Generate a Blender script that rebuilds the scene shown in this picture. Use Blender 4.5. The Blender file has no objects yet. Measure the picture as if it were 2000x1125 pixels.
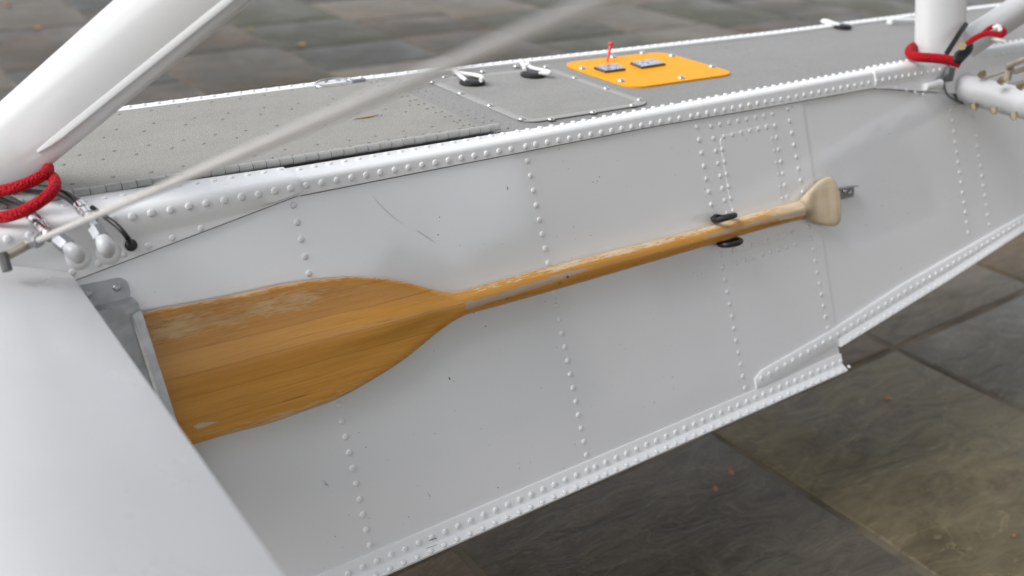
import bpy, bmesh, math, random
from mathutils import Vector, Matrix
random.seed(7)
D = bpy.data
scene = bpy.context.scene
COL = scene.collection

# ---------------------------------------------------------------- camera, sky, sun, exposure
# Plan is drawn in units of 0.48 m with the lens at the origin: x runs along the float,
# y across it (away from the viewer), z up.  The float deck is z = -1, the paving z = -3.
S = 0.48
GZ = 3.0
H = GZ * S
FPX = 1913.22
R = Matrix(((0.81173362, -0.23302353, 0.53552644),
            (-0.58302306, -0.37708427, 0.71964683),
            (0.03424395, -0.89638579, -0.44195007)))
cam_d = D.cameras.new('camera')
cam = D.objects.new('camera', cam_d)
COL.objects.link(cam)
cx, cy, cz = R.col[0], -R.col[1], -R.col[2]
cam.matrix_world = Matrix(((cx.x, cy.x, cz.x, 0), (cx.y, cy.y, cz.y, 0), (cx.z, cy.z, cz.z, H), (0, 0, 0, 1)))
cam_d.sensor_width = 36.0
cam_d.lens = 36.0 * FPX / 2000.0
cam_d.clip_start = 0.02
cam_d.clip_end = 900
cam_d.dof.use_dof = True
cam_d.dof.focus_distance = 1.48
cam_d.dof.aperture_fstop = 3.0
scene.camera = cam

SUN_EL, SUN_AZ = math.radians(45), math.radians(-80)
w = D.worlds.new('World')
scene.world = w
w.use_nodes = True
wn = w.node_tree
wn.nodes.clear()
wo = wn.nodes.new('ShaderNodeOutputWorld')
bg = wn.nodes.new('ShaderNodeBackground')
sky = wn.nodes.new('ShaderNodeTexSky')
sky.sky_type = 'NISHITA'
sky.sun_disc = False
sky.sun_elevation = SUN_EL
sky.sun_rotation = SUN_AZ
sky.air_density = 1.0
sky.dust_density = 1.0
sky.ozone_density = 1.0
hs = wn.nodes.new('ShaderNodeHueSaturation')
hs.inputs['Saturation'].default_value = 0.20     # overcast: cloud takes the blue out of the sky
wn.links.new(sky.outputs[0], hs.inputs['Color'])
wn.links.new(hs.outputs[0], bg.inputs[0])
bg.inputs[1].default_value = 0.12
wn.links.new(bg.outputs[0], wo.inputs[0])

sun_d = D.lights.new('sun', 'SUN')
sun_d.energy = 1.0
sun_d.angle = math.radians(30)
sun_d.color = (1.0, 0.99, 0.975)
sun = D.objects.new('sun', sun_d)
COL.objects.link(sun)
sd = Vector((math.sin(SUN_AZ) * math.cos(SUN_EL), math.cos(SUN_AZ) * math.cos(SUN_EL), math.sin(SUN_EL)))
sun.rotation_euler = (-sd).to_track_quat('-Z', 'Y').to_euler()
sun.location = (0, 0, 8)
vs = scene.view_settings
vs.view_transform = 'Standard'
vs.look = 'None'
vs.gamma = 1
vs.exposure = 1.10

# ---------------------------------------------------------------- plan geometry
YS, KS = 2.549, 0.36          # the float side: y = YS + KS*(z+1), leaning out towards the chine
SN = Vector((0, -1, KS)).normalized()
SV = Vector((0, KS, 1)).normalized()     # up along the side


def ray(px, py):
    return R @ Vector((px - 1000, py - 562.5, FPX))


def on_z(px, py, z=-1.0):
    d = ray(px, py)
    return d * (z / d.z)


def on_side(px, py, off=0.0):
    d = ray(px, py)
    k = off * math.sqrt(1 + KS * KS)
    return d * ((YS + KS - k) / (d.y - KS * d.z))


def at_depth(px, py, dep):
    return ray(px, py) * (dep / FPX)


def side_xz(x, z, off=0.0):
    return Vector((x, YS + KS * (z + 1), z)) + SN * off


def Wd(p):
    return Vector((p[0] * S, p[1] * S, p[2] * S + H))


def lerp_tab(tab, x):
    if x <= tab[0][0]:
        return tab[0][1]
    for (a, b), (c, d) in zip(tab, tab[1:]):
        if x <= c:
            return b + (d - b) * (x - a) / (c - a)
    return tab[-1][1]


# ---------------------------------------------------------------- object helpers
def thing(name, label, cat, loc=(0, 0, 0), group=None):
    o = D.objects.new(name, None)
    o.empty_display_size = 0.05
    o.location = Wd(loc)
    COL.objects.link(o)
    o['label'] = label
    o['category'] = cat
    if group:
        o['group'] = group
    return o


def root_loc(o):
    v = Vector((0, 0, 0))
    while o is not None:
        v += o.location
        o = o.parent
    return v


def mk(name, verts, faces, mat, parent=None, smooth=True, kind=None, label=None, local=False, auto=35):
    me = D.meshes.new(name)
    if local:
        vv = [tuple(v) for v in verts]
    else:
        base = root_loc(parent)
        vv = [tuple(Wd(v) - base) for v in verts]
    me.from_pydata(vv, [], faces)
    bm = bmesh.new()
    bm.from_mesh(me)
    bmesh.ops.recalc_face_normals(bm, faces=bm.faces)
    bm.to_mesh(me)
    bm.free()
    me.materials.append(mat)
    if smooth:
        me.polygons.foreach_set('use_smooth', [True] * len(me.polygons))
        if auto:
            try:
                me.set_sharp_from_angle(angle=math.radians(auto))
            except Exception:
                pass
    me.update()
    o = D.objects.new(name, me)
    COL.objects.link(o)
    if parent:
        o.parent = parent
    if kind:
        o['kind'] = kind
    if label:
        o['label'] = label
    return o


class G:
    """collects verts and faces"""
    def __init__(s):
        s.v, s.f = [], []

    def add(s, v, f):
        n = len(s.v)
        s.v += [Vector(p) for p in v]
        s.f += [tuple(i + n for i in q) for q in f]
        return s

    def grid(s, rows, closed=False, capa=False, capb=False):
        n, m = len(s.v), len(rows[0])
        for r in rows:
            s.v += [Vector(p) for p in r]
        for i in range(len(rows) - 1):
            for j in range(m if closed else m - 1):
                a, b = n + i * m + j, n + i * m + (j + 1) % m
                s.f.append((a, b, b + m, a + m))
        if capa:
            s.f.append(tuple(n + j for j in range(m))[::-1])
        if capb:
            s.f.append(tuple(n + (len(rows) - 1) * m + j for j in range(m)))
        return s

    def plate(s, pts, nrm, t, bev=0.0):
        """flat outline (list of 3-D points) given thickness t along nrm, with a bevelled rim"""
        nrm = Vector(nrm)
        c = sum((Vector(p) for p in pts), Vector()) / len(pts)
        lo = [Vector(p) for p in pts]
        rows = [lo]
        if bev:
            rows.append([p + nrm * (t - bev) for p in lo])
            rows.append([p + (c - p).normalized() * bev + nrm * t for p in lo])
        else:
            rows.append([p + nrm * t for p in lo])
        return s.grid(rows, True, True, True)

    def box(s, c, ax, ay, az):
        c, ax, ay, az = Vector(c), Vector(ax), Vector(ay), Vector(az)
        v = [c + ax * i + ay * j + az * k for k in (-1, 1) for j in (-1, 1) for i in (-1, 1)]
        return s.add(v, [(0, 2, 3, 1), (4, 5, 7, 6), (0, 1, 5, 4), (1, 3, 7, 5), (3, 2, 6, 7), (2, 0, 4, 6)])

    def tube(s, pts, rad, n=10, cap=True, flat=None):
        pts = [Vector(p) for p in pts]
        rows = []
        up = None
        for i, p in enumerate(pts):
            t = (pts[min(i + 1, len(pts) - 1)] - pts[max(i - 1, 0)]).normalized()
            if up is None:
                up = t.orthogonal().normalized() if flat is None else (Vector(flat) - t * t.dot(Vector(flat))).normalized()
            else:
                up = (up - t * up.dot(t)).normalized()
            sd_ = t.cross(up)
            r = rad[i] if isinstance(rad, (list, tuple)) else rad
            ra, rb = r if isinstance(r, tuple) else (r, r)
            rows.append([p + up * ra * math.cos(2 * math.pi * k / n) + sd_ * rb * math.sin(2 * math.pi * k / n) for k in range(n)])
        return s.grid(rows, True, cap, cap)

    def disc_dome(s, c, nrm, r, h, n=12, flat=0.55):
        nrm = Vector(nrm).normalized()
        u = nrm.orthogonal().normalized()
        v = nrm.cross(u)
        rows = []
        for rr, hh in ((1.0, 0.0), (0.97, 0.35), (0.8, 0.75), (flat * 0.8, 0.96)):
            rows.append([Vector(c) + (u * math.cos(2 * math.pi * k / n) + v * math.sin(2 * math.pi * k / n)) * r * rr + nrm * h * hh for k in range(n)])
        return s.grid(rows, True, False, True)

    def build(s, name, mat, parent=None, **k):
        return mk(name, s.v, s.f, mat, parent, **k)


def smooth_path(pts, sub=6, closed=False):
    pts = [Vector(p) for p in pts]
    n = len(pts)
    out = []
    rng = range(n if closed else n - 1)
    for i in rng:
        if closed:
            p0, p1, p2, p3 = pts[(i - 1) % n], pts[i], pts[(i + 1) % n], pts[(i + 2) % n]
        else:
            p0, p1, p2, p3 = pts[max(i - 1, 0)], pts[i], pts[i + 1], pts[min(i + 2, n - 1)]
        for j in range(sub):
            t = j / sub
            out.append(0.5 * ((2 * p1) + (p2 - p0) * t + (2 * p0 - 5 * p1 + 4 * p2 - p3) * t * t + (3 * p1 - p0 - 3 * p2 + p3) * t ** 3))
    if not closed:
        out.append(pts[-1])
    return out


def round_poly(pts, rad, n=5):
    """round the corners of a planar polygon (3-D points)"""
    out = []
    pts = [Vector(p) for p in pts]
    for i, p in enumerate(pts):
        a = (pts[i - 1] - p)
        b = (pts[(i + 1) % len(pts)] - p)
        r = min(rad, a.length * .45, b.length * .45)
        pa, pb = p + a.normalized() * r, p + b.normalized() * r
        for k in range(n + 1):
            t = k / n
            out.append(pa * (1 - t) ** 2 + p * 2 * t * (1 - t) + pb * t * t)
    return out


# ---------------------------------------------------------------- materials
def new_mat(name):
    m = D.materials.new(name)
    m.use_nodes = True
    nt = m.node_tree
    b = nt.nodes['Principled BSDF']
    return m, nt, b


class N:
    """small node-graph helper"""
    def __init__(s, nt):
        s.nt = nt
        s.obj = None

    def n(s, t, **kw):
        nd = s.nt.nodes.new(t)
        for k, v in kw.items():
            if k.startswith('i_'):
                key = k[2:]
                key = int(key) if key.isdigit() else key.replace('_', ' ')
                nd.inputs[key].default_value = v
            else:
                setattr(nd, k, v)
        return nd

    def l(s, a, b):
        s.nt.links.new(a, b)

    def co(s, scale=(1, 1, 1), loc=(0, 0, 0), rot=(0, 0, 0)):
        if s.obj is None:
            s.obj = s.n('ShaderNodeTexCoord')
        mp = s.n('ShaderNodeMapping')
        mp.inputs['Scale'].default_value = scale
        mp.inputs['Location'].default_value = loc
        mp.inputs['Rotation'].default_value = rot
        s.l(s.obj.outputs['Object'], mp.inputs['Vector'])
        return mp.outputs[0]

    def noise(s, co, scale, detail=4, rough=.55, dist=0.0):
        nd = s.n('ShaderNodeTexNoise')
        nd.inputs['Scale'].default_value = scale
        nd.inputs['Detail'].default_value = detail
        nd.inputs['Roughness'].default_value = rough
        nd.inputs['Distortion'].default_value = dist
        s.l(co, nd.inputs['Vector'])
        return nd.outputs['Fac']

    def voro(s, co, scale, feature='F1'):
        nd = s.n('ShaderNodeTexVoronoi', feature=feature)
        nd.inputs['Scale'].default_value = scale
        s.l(co, nd.inputs['Vector'])
        return nd

    def ramp(s, fac, stops, interp='LINEAR'):
        nd = s.n('ShaderNodeValToRGB')
        cr = nd.color_ramp
        cr.interpolation = interp
        while len(cr.elements) < len(stops):
            cr.elements.new(0.5)
        for e, (p, c) in zip(cr.elements, stops):
            e.position = p
            e.color = (c, c, c, 1) if isinstance(c, (int, float)) else (*c, 1)
        s.l(fac, nd.inputs[0])
        return nd.outputs[0]

    def math(s, op, a, b=None, clamp=False):
        nd = s.n('ShaderNodeMath', operation=op)
        nd.use_clamp = clamp
        for i, x in enumerate((a, b)):
            if x is None:
                continue
            if isinstance(x, (int, float)):
                nd.inputs[i].default_value = x
            else:
                s.l(x, nd.inputs[i])
        return nd.outputs[0]

    def mix(s, fac, a, b, mode='MIX'):
        nd = s.n('ShaderNodeMix', data_type='RGBA', blend_type=mode)
        for sock, x in ((nd.inputs[0], fac), (nd.inputs[6], a), (nd.inputs[7], b)):
            if isinstance(x, (int, float)):
                sock.default_value = x
            elif isinstance(x, tuple):
                sock.default_value = (*x, 1)
            else:
                s.l(x, sock)
        return nd.outputs[2]

    def bump(s, height, strength, dist, b, prev=None):
        nd = s.n('ShaderNodeBump')
        nd.inputs['Strength'].default_value = strength
        nd.inputs['Distance'].default_value = dist
        s.l(height, nd.inputs['Height'])
        if prev is not None:
            s.l(prev, nd.inputs['Normal'])
        s.l(nd.outputs[0], b.inputs['Normal'])
        return nd.outputs[0]

    def sep(s, co):
        nd = s.n('ShaderNodeSeparateXYZ')
        s.l(co, nd.inputs[0])
        return nd.outputs


def paint(name, col, rough=.3, wave=0.0, specks=0.0, dirt=0.0, spec=.5, coat=0.0):
    m, nt, b = new_mat(name)
    g = N(nt)
    base = col
    c0 = g.co()
    big = g.noise(c0, 2.2, 4, .6)
    d1 = g.ramp(big, [(.35, tuple(x * (1 - dirt) for x in col)), (.65, col)])
    out = d1
    if specks:
        v = g.voro(g.co(), 95)
        near = g.ramp(v.outputs['Distance'], [(.0, 1.0), (.09, 1.0), (.13, 0.0)])
        sel = g.noise(g.co(loc=(3, 1, 7)), 60, 1)
        sel = g.ramp(sel, [(.58, 0.0), (.62, 1.0)])
        patch = g.ramp(g.noise(g.co(loc=(9, 2, 1)), 6, 3), [(.45, 0.0), (.62, 1.0)])
        k = g.math('MULTIPLY', g.math('MULTIPLY', near, sel), patch)
        k = g.math('MULTIPLY', k, specks)
        out = g.mix(k, out, (.09, .085, .08))
        sm = g.ramp(g.noise(g.co(scale=(1, 1, 3.5)), 22, 5, .7), [(.60, 0.0), (.80, 1.0)])
        out = g.mix(g.math('MULTIPLY', sm, .05), out, (.45, .43, .40))
    g.l(out, b.inputs['Base Color'])
    rr = g.ramp(g.noise(g.co(loc=(5, 5, 5)), 9, 5, .6), [(.3, rough * .8), (.7, rough * 1.25)])
    g.l(rr, b.inputs['Roughness'])
    b.inputs['Specular IOR Level'].default_value = spec
    if coat:
        b.inputs['Coat Weight'].default_value = coat
        b.inputs['Coat Roughness'].default_value = .06
    pr = None
    if wave:
        pr = g.bump(g.noise(g.co(), 5.5, 1.5, .4), wave, .02, b)
    g.bump(g.noise(g.co(), 420, 2, .5), .02, .002, b, pr)
    return m


def metal(name, col, rough, grain=0.0, metallic=1.0):
    m, nt, b = new_mat(name)
    g = N(nt)
    nz = g.noise(g.co(), 35, 5, .65)
    g.l(g.ramp(nz, [(.3, tuple(x * .72 for x in col)), (.7, col)]), b.inputs['Base Color'])
    g.l(g.ramp(g.noise(g.co(loc=(2, 8, 1)), 60, 4), [(.3, rough * .75), (.7, rough * 1.3)]), b.inputs['Roughness'])
    b.inputs['Metallic'].default_value = metallic
    if grain:
        g.bump(g.noise(g.co(scale=(1, 1, 8)), 160, 3), grain, .002, b)
    return m


def rough_mat(name, col, rough=.6, bump=.2, bscale=200, var=.25, spec=.5):
    m, nt, b = new_mat(name)
    g = N(nt)
    nz = g.noise(g.co(), bscale * .3, 5, .6)
    g.l(g.ramp(nz, [(.3, tuple(x * (1 - var) for x in col)), (.7, tuple(min(1, x * (1 + var * .4)) for x in col))]), b.inputs['Base Color'])
    b.inputs['Roughness'].default_value = rough
    b.inputs['Specular IOR Level'].default_value = spec
    g.bump(g.noise(g.co(), bscale, 3), bump, .002, b)
    return m


M_white = paint('white_gloss_paint', (.835, .845, .865), .11, wave=.16, specks=.9, dirt=.02, spec=.85, coat=.8)
M_trim = paint('white_trim_paint', (.835, .84, .85), .33, wave=.0, specks=.35, dirt=.03)
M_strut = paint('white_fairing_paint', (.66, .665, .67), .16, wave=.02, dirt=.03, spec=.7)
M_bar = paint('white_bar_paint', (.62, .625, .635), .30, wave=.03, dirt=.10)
M_alu = metal('bare_aluminium', (.62, .63, .65), .38, .1)
M_alu_dull = metal('dull_aluminium', (.36, .37, .385), .48, .1, .8)
M_pocket = metal('pocket_sheet', (.52, .53, .55), .42, .1, .45)
M_screw = metal('zinc_screw', (.75, .74, .72), .28)
M_steel = metal('polished_steel', (.72, .73, .74), .2)
M_brass = metal('cadmium_brass', (.50, .42, .26), .42)
M_bronze = metal('bronze_fork', (.50, .44, .36), .5, 0, .4)
M_wire = rough_mat('wire_grey_paint', (.55, .53, .51), .3, .05, 150, .08)
M_black = rough_mat('black_rubber', (.012, .012, .013), .45, .15, 220, .3)
M_hose = rough_mat('black_hose_rubber', (.014, .014, .015), .38, .1, 260, .3)
M_blacktape = rough_mat('seal_grey', (.10, .105, .11), .5, .1, 200, .2)
M_cord = rough_mat('white_cord', (.80, .79, .77), .7, .6, 700, .1)
M_yellow = rough_mat('yellow_plate_paint', (.90, .375, .002), .5, .04, 160, .05, spec=.15)
M_redpin = rough_mat('red_plastic', (.70, .05, .05), .35, .03, 100, .1)
M_amber = rough_mat('dry_leaf_amber', (.46, .20, .08), .7, .2, 200, .3)
M_ochre = rough_mat('dry_leaf_ochre', (.42, .25, .06), .7, .2, 200, .3)
M_seam_shade = rough_mat('seam_shade', (.20, .20, .20), .7, .1, 200, .3)
M_scr = rough_mat('grey_scratch', (.52, .515, .51), .6, .1, 200, .2)
M_dark = rough_mat('dark_scuff', (.12, .118, .115), .6, .1, 200, .3)
M_chip = rough_mat('bare_wood_chip', (.62, .50, .34), .7, .1, 200, .2)
M_pane_cover_shade = rough_mat('pane_and_cover_shade', (.09, .075, .06), .25, .02, 100, .2)  # dark window panes; on the indicator covers, their shadow side as colour


def deck_mat(name, col, grit, stains=.5):
    m, nt, b = new_mat(name)
    g = N(nt)
    f = g.noise(g.co(), 520, 2, .6)
    c = g.ramp(f, [(.32, tuple(x * .74 for x in col)), (.68, tuple(x * 1.16 for x in col))])
    st = g.ramp(g.noise(g.co(scale=(1, 2.2, 1)), 7, 6, .65), [(.45, 0.0), (.75, 1.0)])
    c = g.mix(g.math('MULTIPLY', st, .30 * stains), c, tuple(x * .55 for x in col))
    sp = g.voro(g.co(loc=(1, 3, 2)), 70)
    k = g.math('MULTIPLY', g.ramp(sp.outputs['Distance'], [(.05, 1.0), (.11, 0.0)]),
               g.ramp(g.noise(g.co(loc=(4, 4, 2)), 48, 1), [(.60, 0.0), (.64, 1.0)]))
    c = g.mix(g.math('MULTIPLY', k, .7 * stains), c, (.16, .08, .04))
    g.l(c, b.inputs['Base Color'])
    b.inputs['Roughness'].default_value = .62
    b.inputs['Specular IOR Level'].default_value = .35
    g.bump(g.noise(g.co(), 430, 3, .6), grit, .0016, b)
    return m


M_deck = deck_mat('grey_deck_paint', (.285, .28, .268), .35)
M_hatch = deck_mat('grey_nonslip_paint', (.335, .323, .295), .9, .9)
M_panel = deck_mat('grey_panel_paint', (.315, .307, .292), .5, 1.0)
M_rim = deck_mat('grey_rim_paint', (.37, .368, .355), .15, .3)
M_hinge = metal('painted_hinge', (.47, .475, .455), .35, .05, .1)


def wood_mat(name, gain, amount, worn_a, worn_b):
    m, nt, b = new_mat(name)
    g = N(nt)
    co = g.co()
    X, Y, Z = g.sep(co)
    # laminated strips running along the blade (local x), stacked across it (local y)
    yj = g.math('ADD', Y, g.math('MULTIPLY', g.math('SUBTRACT', g.noise(g.co(scale=(2, 6, 6)), 3, 2), .5), .006))
    strip = g.math('FLOOR', g.math('MULTIPLY', g.math('ADD', yj, .3055), 1 / .0305))
    wn_ = g.n('ShaderNodeTexWhiteNoise', noise_dimensions='1D')
    g.l(strip, wn_.inputs['W'])
    grain = g.noise(g.co(scale=(3.0, 60, 30)), 3.2, 6, .62, .6)
    fine = g.noise(g.co(scale=(9, 420, 160)), 3.0, 3, .6)
    t = g.math('ADD', g.math('MULTIPLY', wn_.outputs[0], .40), g.math('MULTIPLY', grain, .58))
    t = g.math('ADD', t, g.math('MULTIPLY', fine, .22))
    dk = g.ramp(g.noise(g.co(scale=(2.2, 85, 30), loc=(2, 5, 1)), 2.6, 4, .6, .8), [(.60, 0.0), (.74, .30)])
    t = g.math('SUBTRACT', t, dk)
    col = g.ramp(t, [(.24, (.33, .13, .022)), (.45, (.53, .232, .040)), (.68, (.65, .310, .060)), (.95, (.73, .40, .105))])
    # dark glue lines between strips
    fr = g.math('FRACT', g.math('MULTIPLY', g.math('ADD', yj, .3055), 1 / .0305))
    gl = g.ramp(fr, [(.0, 1.0), (.03, .0), (.97, .0), (1.0, 1.0)])
    col = g.mix(g.math('MULTIPLY', gl, .34), col, (.16, .06, .012))
    # knots
    kv = g.voro(g.co(scale=(1, 2.2, 1), loc=(.3, .11, 0)), 17)
    kk = g.math('MULTIPLY', g.ramp(kv.outputs['Distance'], [(.04, 1.0), (.14, 0.0)]), g.ramp(g.noise(g.co(loc=(7, 7, 7)), 15, 1), [(.55, 0.0), (.62, 1.0)]))
    col = g.mix(g.math('MULTIPLY', kk, .7), col, (.13, .045, .010))
    # flaking varnish: streaks near the blade's edges, long strips on the shaft
    att = g.n('ShaderNodeAttribute', attribute_name='wear', attribute_type='GEOMETRY')
    st = g.noise(g.co(scale=(20, 240, 100)), 2.4, 5, .7, .3)
    st2 = g.noise(g.co(scale=(5, 30, 16)), 2.0, 3, .6)
    pat = g.math('ADD', g.math('MULTIPLY', st, .62), g.math('MULTIPLY', st2, .38))
    thr = g.math('SUBTRACT', .74, g.math('MULTIPLY', att.outputs['Fac'], .46))
    wm = g.math('MULTIPLY', g.math('SUBTRACT', pat, thr), gain, clamp=True)
    worn = g.ramp(g.noise(g.co(scale=(6, 90, 60)), 4, 4), [(.3, worn_a), (.7, worn_b)])
    ag = g.n('ShaderNodeAttribute', attribute_name='grey', attribute_type='GEOMETRY')
    pg = g.math('SUBTRACT', g.math('ADD', g.math('ADD', g.math('MULTIPLY', ag.outputs['Fac'], 1.1), g.math('MULTIPLY', st2, .9)), g.math('MULTIPLY', st, .9)), 1.36)
    gm = g.math('MULTIPLY', pg, 7, clamp=True)
    col = g.mix(g.math('MULTIPLY', wm, amount), col, worn)
    greyw = g.ramp(fine, [(.3, (.42, .325, .24)), (.7, (.56, .455, .355))])
    col = g.mix(g.math('MULTIPLY', gm, .85), col, greyw)
    wear_all = g.math('MAXIMUM', wm, gm)
    g.l(col, b.inputs['Base Color'])
    g.l(g.ramp(wear_all, [(0, .27), (1, .70)]), b.inputs['Roughness'])
    b.inputs['Specular IOR Level'].default_value = .45
    pr = g.bump(wear_all, .35, -.0006, b)
    g.bump(g.noise(g.co(scale=(1, 2, 2)), 330, 3), .10, .0008, b, pr)
    return m


M_wood = wood_mat('varnished_wood', 11, .72, (.58, .40, .21), (.74, .58, .38))
M_shaft = wood_mat('worn_shaft_wood', 20, .95, (.62, .45, .26), (.82, .68, .48))


def grip_mat():
    m, nt, b = new_mat('bare_grip_wood')
    g = N(nt)
    grain = g.noise(g.co(scale=(3, 30, 20)), 2, 3, .5, .4)
    c = g.ramp(grain, [(.25, (.68, .54, .37)), (.75, (.78, .65, .48))])
    gr = g.ramp(g.noise(g.co(), 24, 4, .6), [(.48, 0.0), (.66, 1.0)])
    X, Y, Z = g.sep(g.co())
    nk = g.ramp(g.math('ADD', X, g.math('MULTIPLY', gr, -.02)), [(.800, .95), (.850, .0)])
    ctr = g.ramp(g.math('ABSOLUTE', g.math('ADD', Y, .004)), [(.004, 1.0), (.016, .25)])
    nk = g.math('MULTIPLY', nk, ctr)
    c = g.mix(nk, c, (.30, .17, .07))
    c = g.mix(g.math('MULTIPLY', gr, .20), c, (.46, .27, .11))
    g.l(c, b.inputs['Base Color'])
    b.inputs['Roughness'].default_value = .55
    g.bump(g.noise(g.co(scale=(1, 6, 6)), 120, 3), .1, .001, b)
    return m


M_grip = grip_mat()


def rope_mat():
    m, nt, b = new_mat('red_braided_rope')
    g = N(nt)
    wv = g.voro(g.co(), 330)
    g.l(g.ramp(wv.outputs['Distance'], [(.1, (.80, .010, .024)), (.6, (.48, .004, .014))]), b.inputs['Base Color'])
    b.inputs['Roughness'].default_value = .75
    b.inputs['Specular IOR Level'].default_value = .25
    g.bump(wv.outputs['Distance'], 1.0, -.005, b)
    return m


M_rope = rope_mat()


def label_mat():
    m, nt, b = new_mat('blue_print_label')
    g = N(nt)
    v = g.n('ShaderNodeTexBrick')
    v.inputs['Scale'].default_value = 120
    v.inputs['Color1'].default_value = (.72, .80, .92, 1)
    v.inputs['Color2'].default_value = (.42, .55, .80, 1)
    v.inputs['Mortar'].default_value = (.02, .03, .08, 1)
    v.inputs['Mortar Size'].default_value = .05
    g.l(g.co(), v.inputs['Vector'])
    n2 = g.ramp(g.noise(g.co(), 150, 2), [(.54, 0.0), (.60, 1.0)])
    g.l(g.mix(n2, v.outputs[0], (.025, .035, .09)), b.inputs['Base Color'])
    b.inputs['Roughness'].default_value = .2
    return m


M_label = label_mat()


def stone_mat(name, a, bcol, rust=.0, rough=.42):
    m, nt, b = new_mat(name)
    g = N(nt)
    geo = g.n('ShaderNodeObjectInfo')
    tc = g.n('ShaderNodeTexCoord')
    ad = g.n('ShaderNodeVectorMath', operation='ADD')
    sc = g.n('ShaderNodeVectorMath', operation='SCALE')
    g.l(geo.outputs['Location'], sc.inputs[0])
    sc.inputs['Scale'].default_value = 3.7
    g.l(tc.outputs['Object'], ad.inputs[0])
    g.l(sc.outputs[0], ad.inputs[1])
    P = ad.outputs[0]
    mp = g.n('ShaderNodeMapping')
    mp.inputs['Scale'].default_value = (1.0, 2.6, 1)
    mp.inputs['Rotation'].default_value = (0, 0, .35)
    g.l(P, mp.inputs['Vector'])
    cloud = g.noise(P, 2.4, 6, .62, .5)
    lay = g.noise(mp.outputs[0], 5.5, 7, .68, 1.2)
    c = g.ramp(cloud, [(.33, a), (.67, bcol)])
    c = g.mix(g.ramp(lay, [(.42, 0.0), (.72, .55)]), c, tuple(x * 1.6 for x in bcol))
    c = g.mix(g.ramp(lay, [(.25, .5), (.45, 0.0)]), c, tuple(x * .45 for x in a))
    if rust:
        r = g.ramp(g.noise(P, 1.7, 5, .6, .3), [(.46, 0.0), (.66, 1.0)])
        c = g.mix(g.math('MULTIPLY', r, rust), c, (.15, .075, .03))
    ri = g.ramp(g.noise(mp.outputs[0], 2.2, 3, .5, 2.5), [(.492, 0.0), (.5, 1.0), (.508, 0.0)])
    c = g.mix(g.math('MULTIPLY', ri, .28), c, tuple(min(1, x * 2.6) for x in bcol))
    rnd = g.math('ADD', g.math('MULTIPLY', geo.outputs['Random'], .3), .86)
    mm = g.n('ShaderNodeVectorMath', operation='SCALE')
    g.l(c, mm.inputs[0])
    g.l(rnd, mm.inputs['Scale'])
    g.l(mm.outputs[0], b.inputs['Base Color'])
    g.l(g.ramp(cloud, [(.3, rough * .8), (.7, rough * 1.35)]), b.inputs['Roughness'])
    b.inputs['Specular IOR Level'].default_value = .22
    pr = g.bump(lay, .5, .012, b)
    g.bump(g.noise(P, 90, 4, .6), .25, .002, b, pr)
    return m


STONES = {  # first three are darkened for the far rows, shade put into their colour
    'shaded_brown': stone_mat('bluestone_shaded_brown', (0.0298, 0.0247, 0.0168), (0.0496, 0.0417, 0.0282), .3),
    'shaded_olive': stone_mat('bluestone_shaded_olive', (0.0295, 0.0285, 0.0155), (0.0504, 0.0471, 0.0268)),
    'shaded_grey': stone_mat('bluestone_shaded_grey', (0.0290, 0.0278, 0.0229), (0.0499, 0.0474, 0.0392)),
    'slate': stone_mat('bluestone_slate', (0.0880, 0.0742, 0.0533), (0.1558, 0.1327, 0.0972)),
    'olive': stone_mat('bluestone_olive', (0.0912, 0.0742, 0.0421), (0.1632, 0.1356, 0.0808)),
    'rust': stone_mat('bluestone_rust', (0.0965, 0.0693, 0.0404), (0.1505, 0.1099, 0.0645), .55),
    'dark': stone_mat('bluestone_charcoal', (0.0657, 0.0544, 0.0404), (0.1166, 0.0970, 0.0722)),
    'green': stone_mat('bluestone_green', (0.0869, 0.0772, 0.0447), (0.1526, 0.1346, 0.0826)),
    'blue': stone_mat('bluestone_blue', (0.0848, 0.0762, 0.0593), (0.1505, 0.1356, 0.1075)),
}
M_mortar = rough_mat('sandy_joint_mortar', (.20, .165, .115), .9, .8, 12, .72)
M_soil = M_mortar

# ---------------------------------------------------------------- setting: ground sheet and paving
gsz = 250.0 / S
ground = mk('ground', [(-gsz, -gsz, -3.0115), (gsz, -gsz, -3.0115), (gsz, gsz, -3.0115), (-gsz, gsz, -3.0115)], [(0, 1, 2, 3)], M_mortar, kind='structure', smooth=False)
paving = D.objects.new('pavement', None)
paving.empty_display_size = .2
COL.objects.link(paving)
paving['kind'] = 'structure'
rs = random.Random(11)
xcuts = [-3.1, -1.45, 0.2, 1.885, 3.545, 5.205, 6.9, 8.5, 10.2, 11.8, 13.5, 15.2, 16.8, 18.5, 20.2, 22.0, 23.7]
FORCED = {(3, 1): 'dark', (4, 1): 'olive', (5, 1): 'blue', (4, 2): 'rust', (5, 2): 'slate', (3, 2): 'olive', (2, 1): 'rust', (2, 2): 'dark', (5, 0): 'slate'}
keys = ['slate', 'olive', 'dark', 'green', 'dark', 'olive', 'rust', 'dark']


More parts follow.
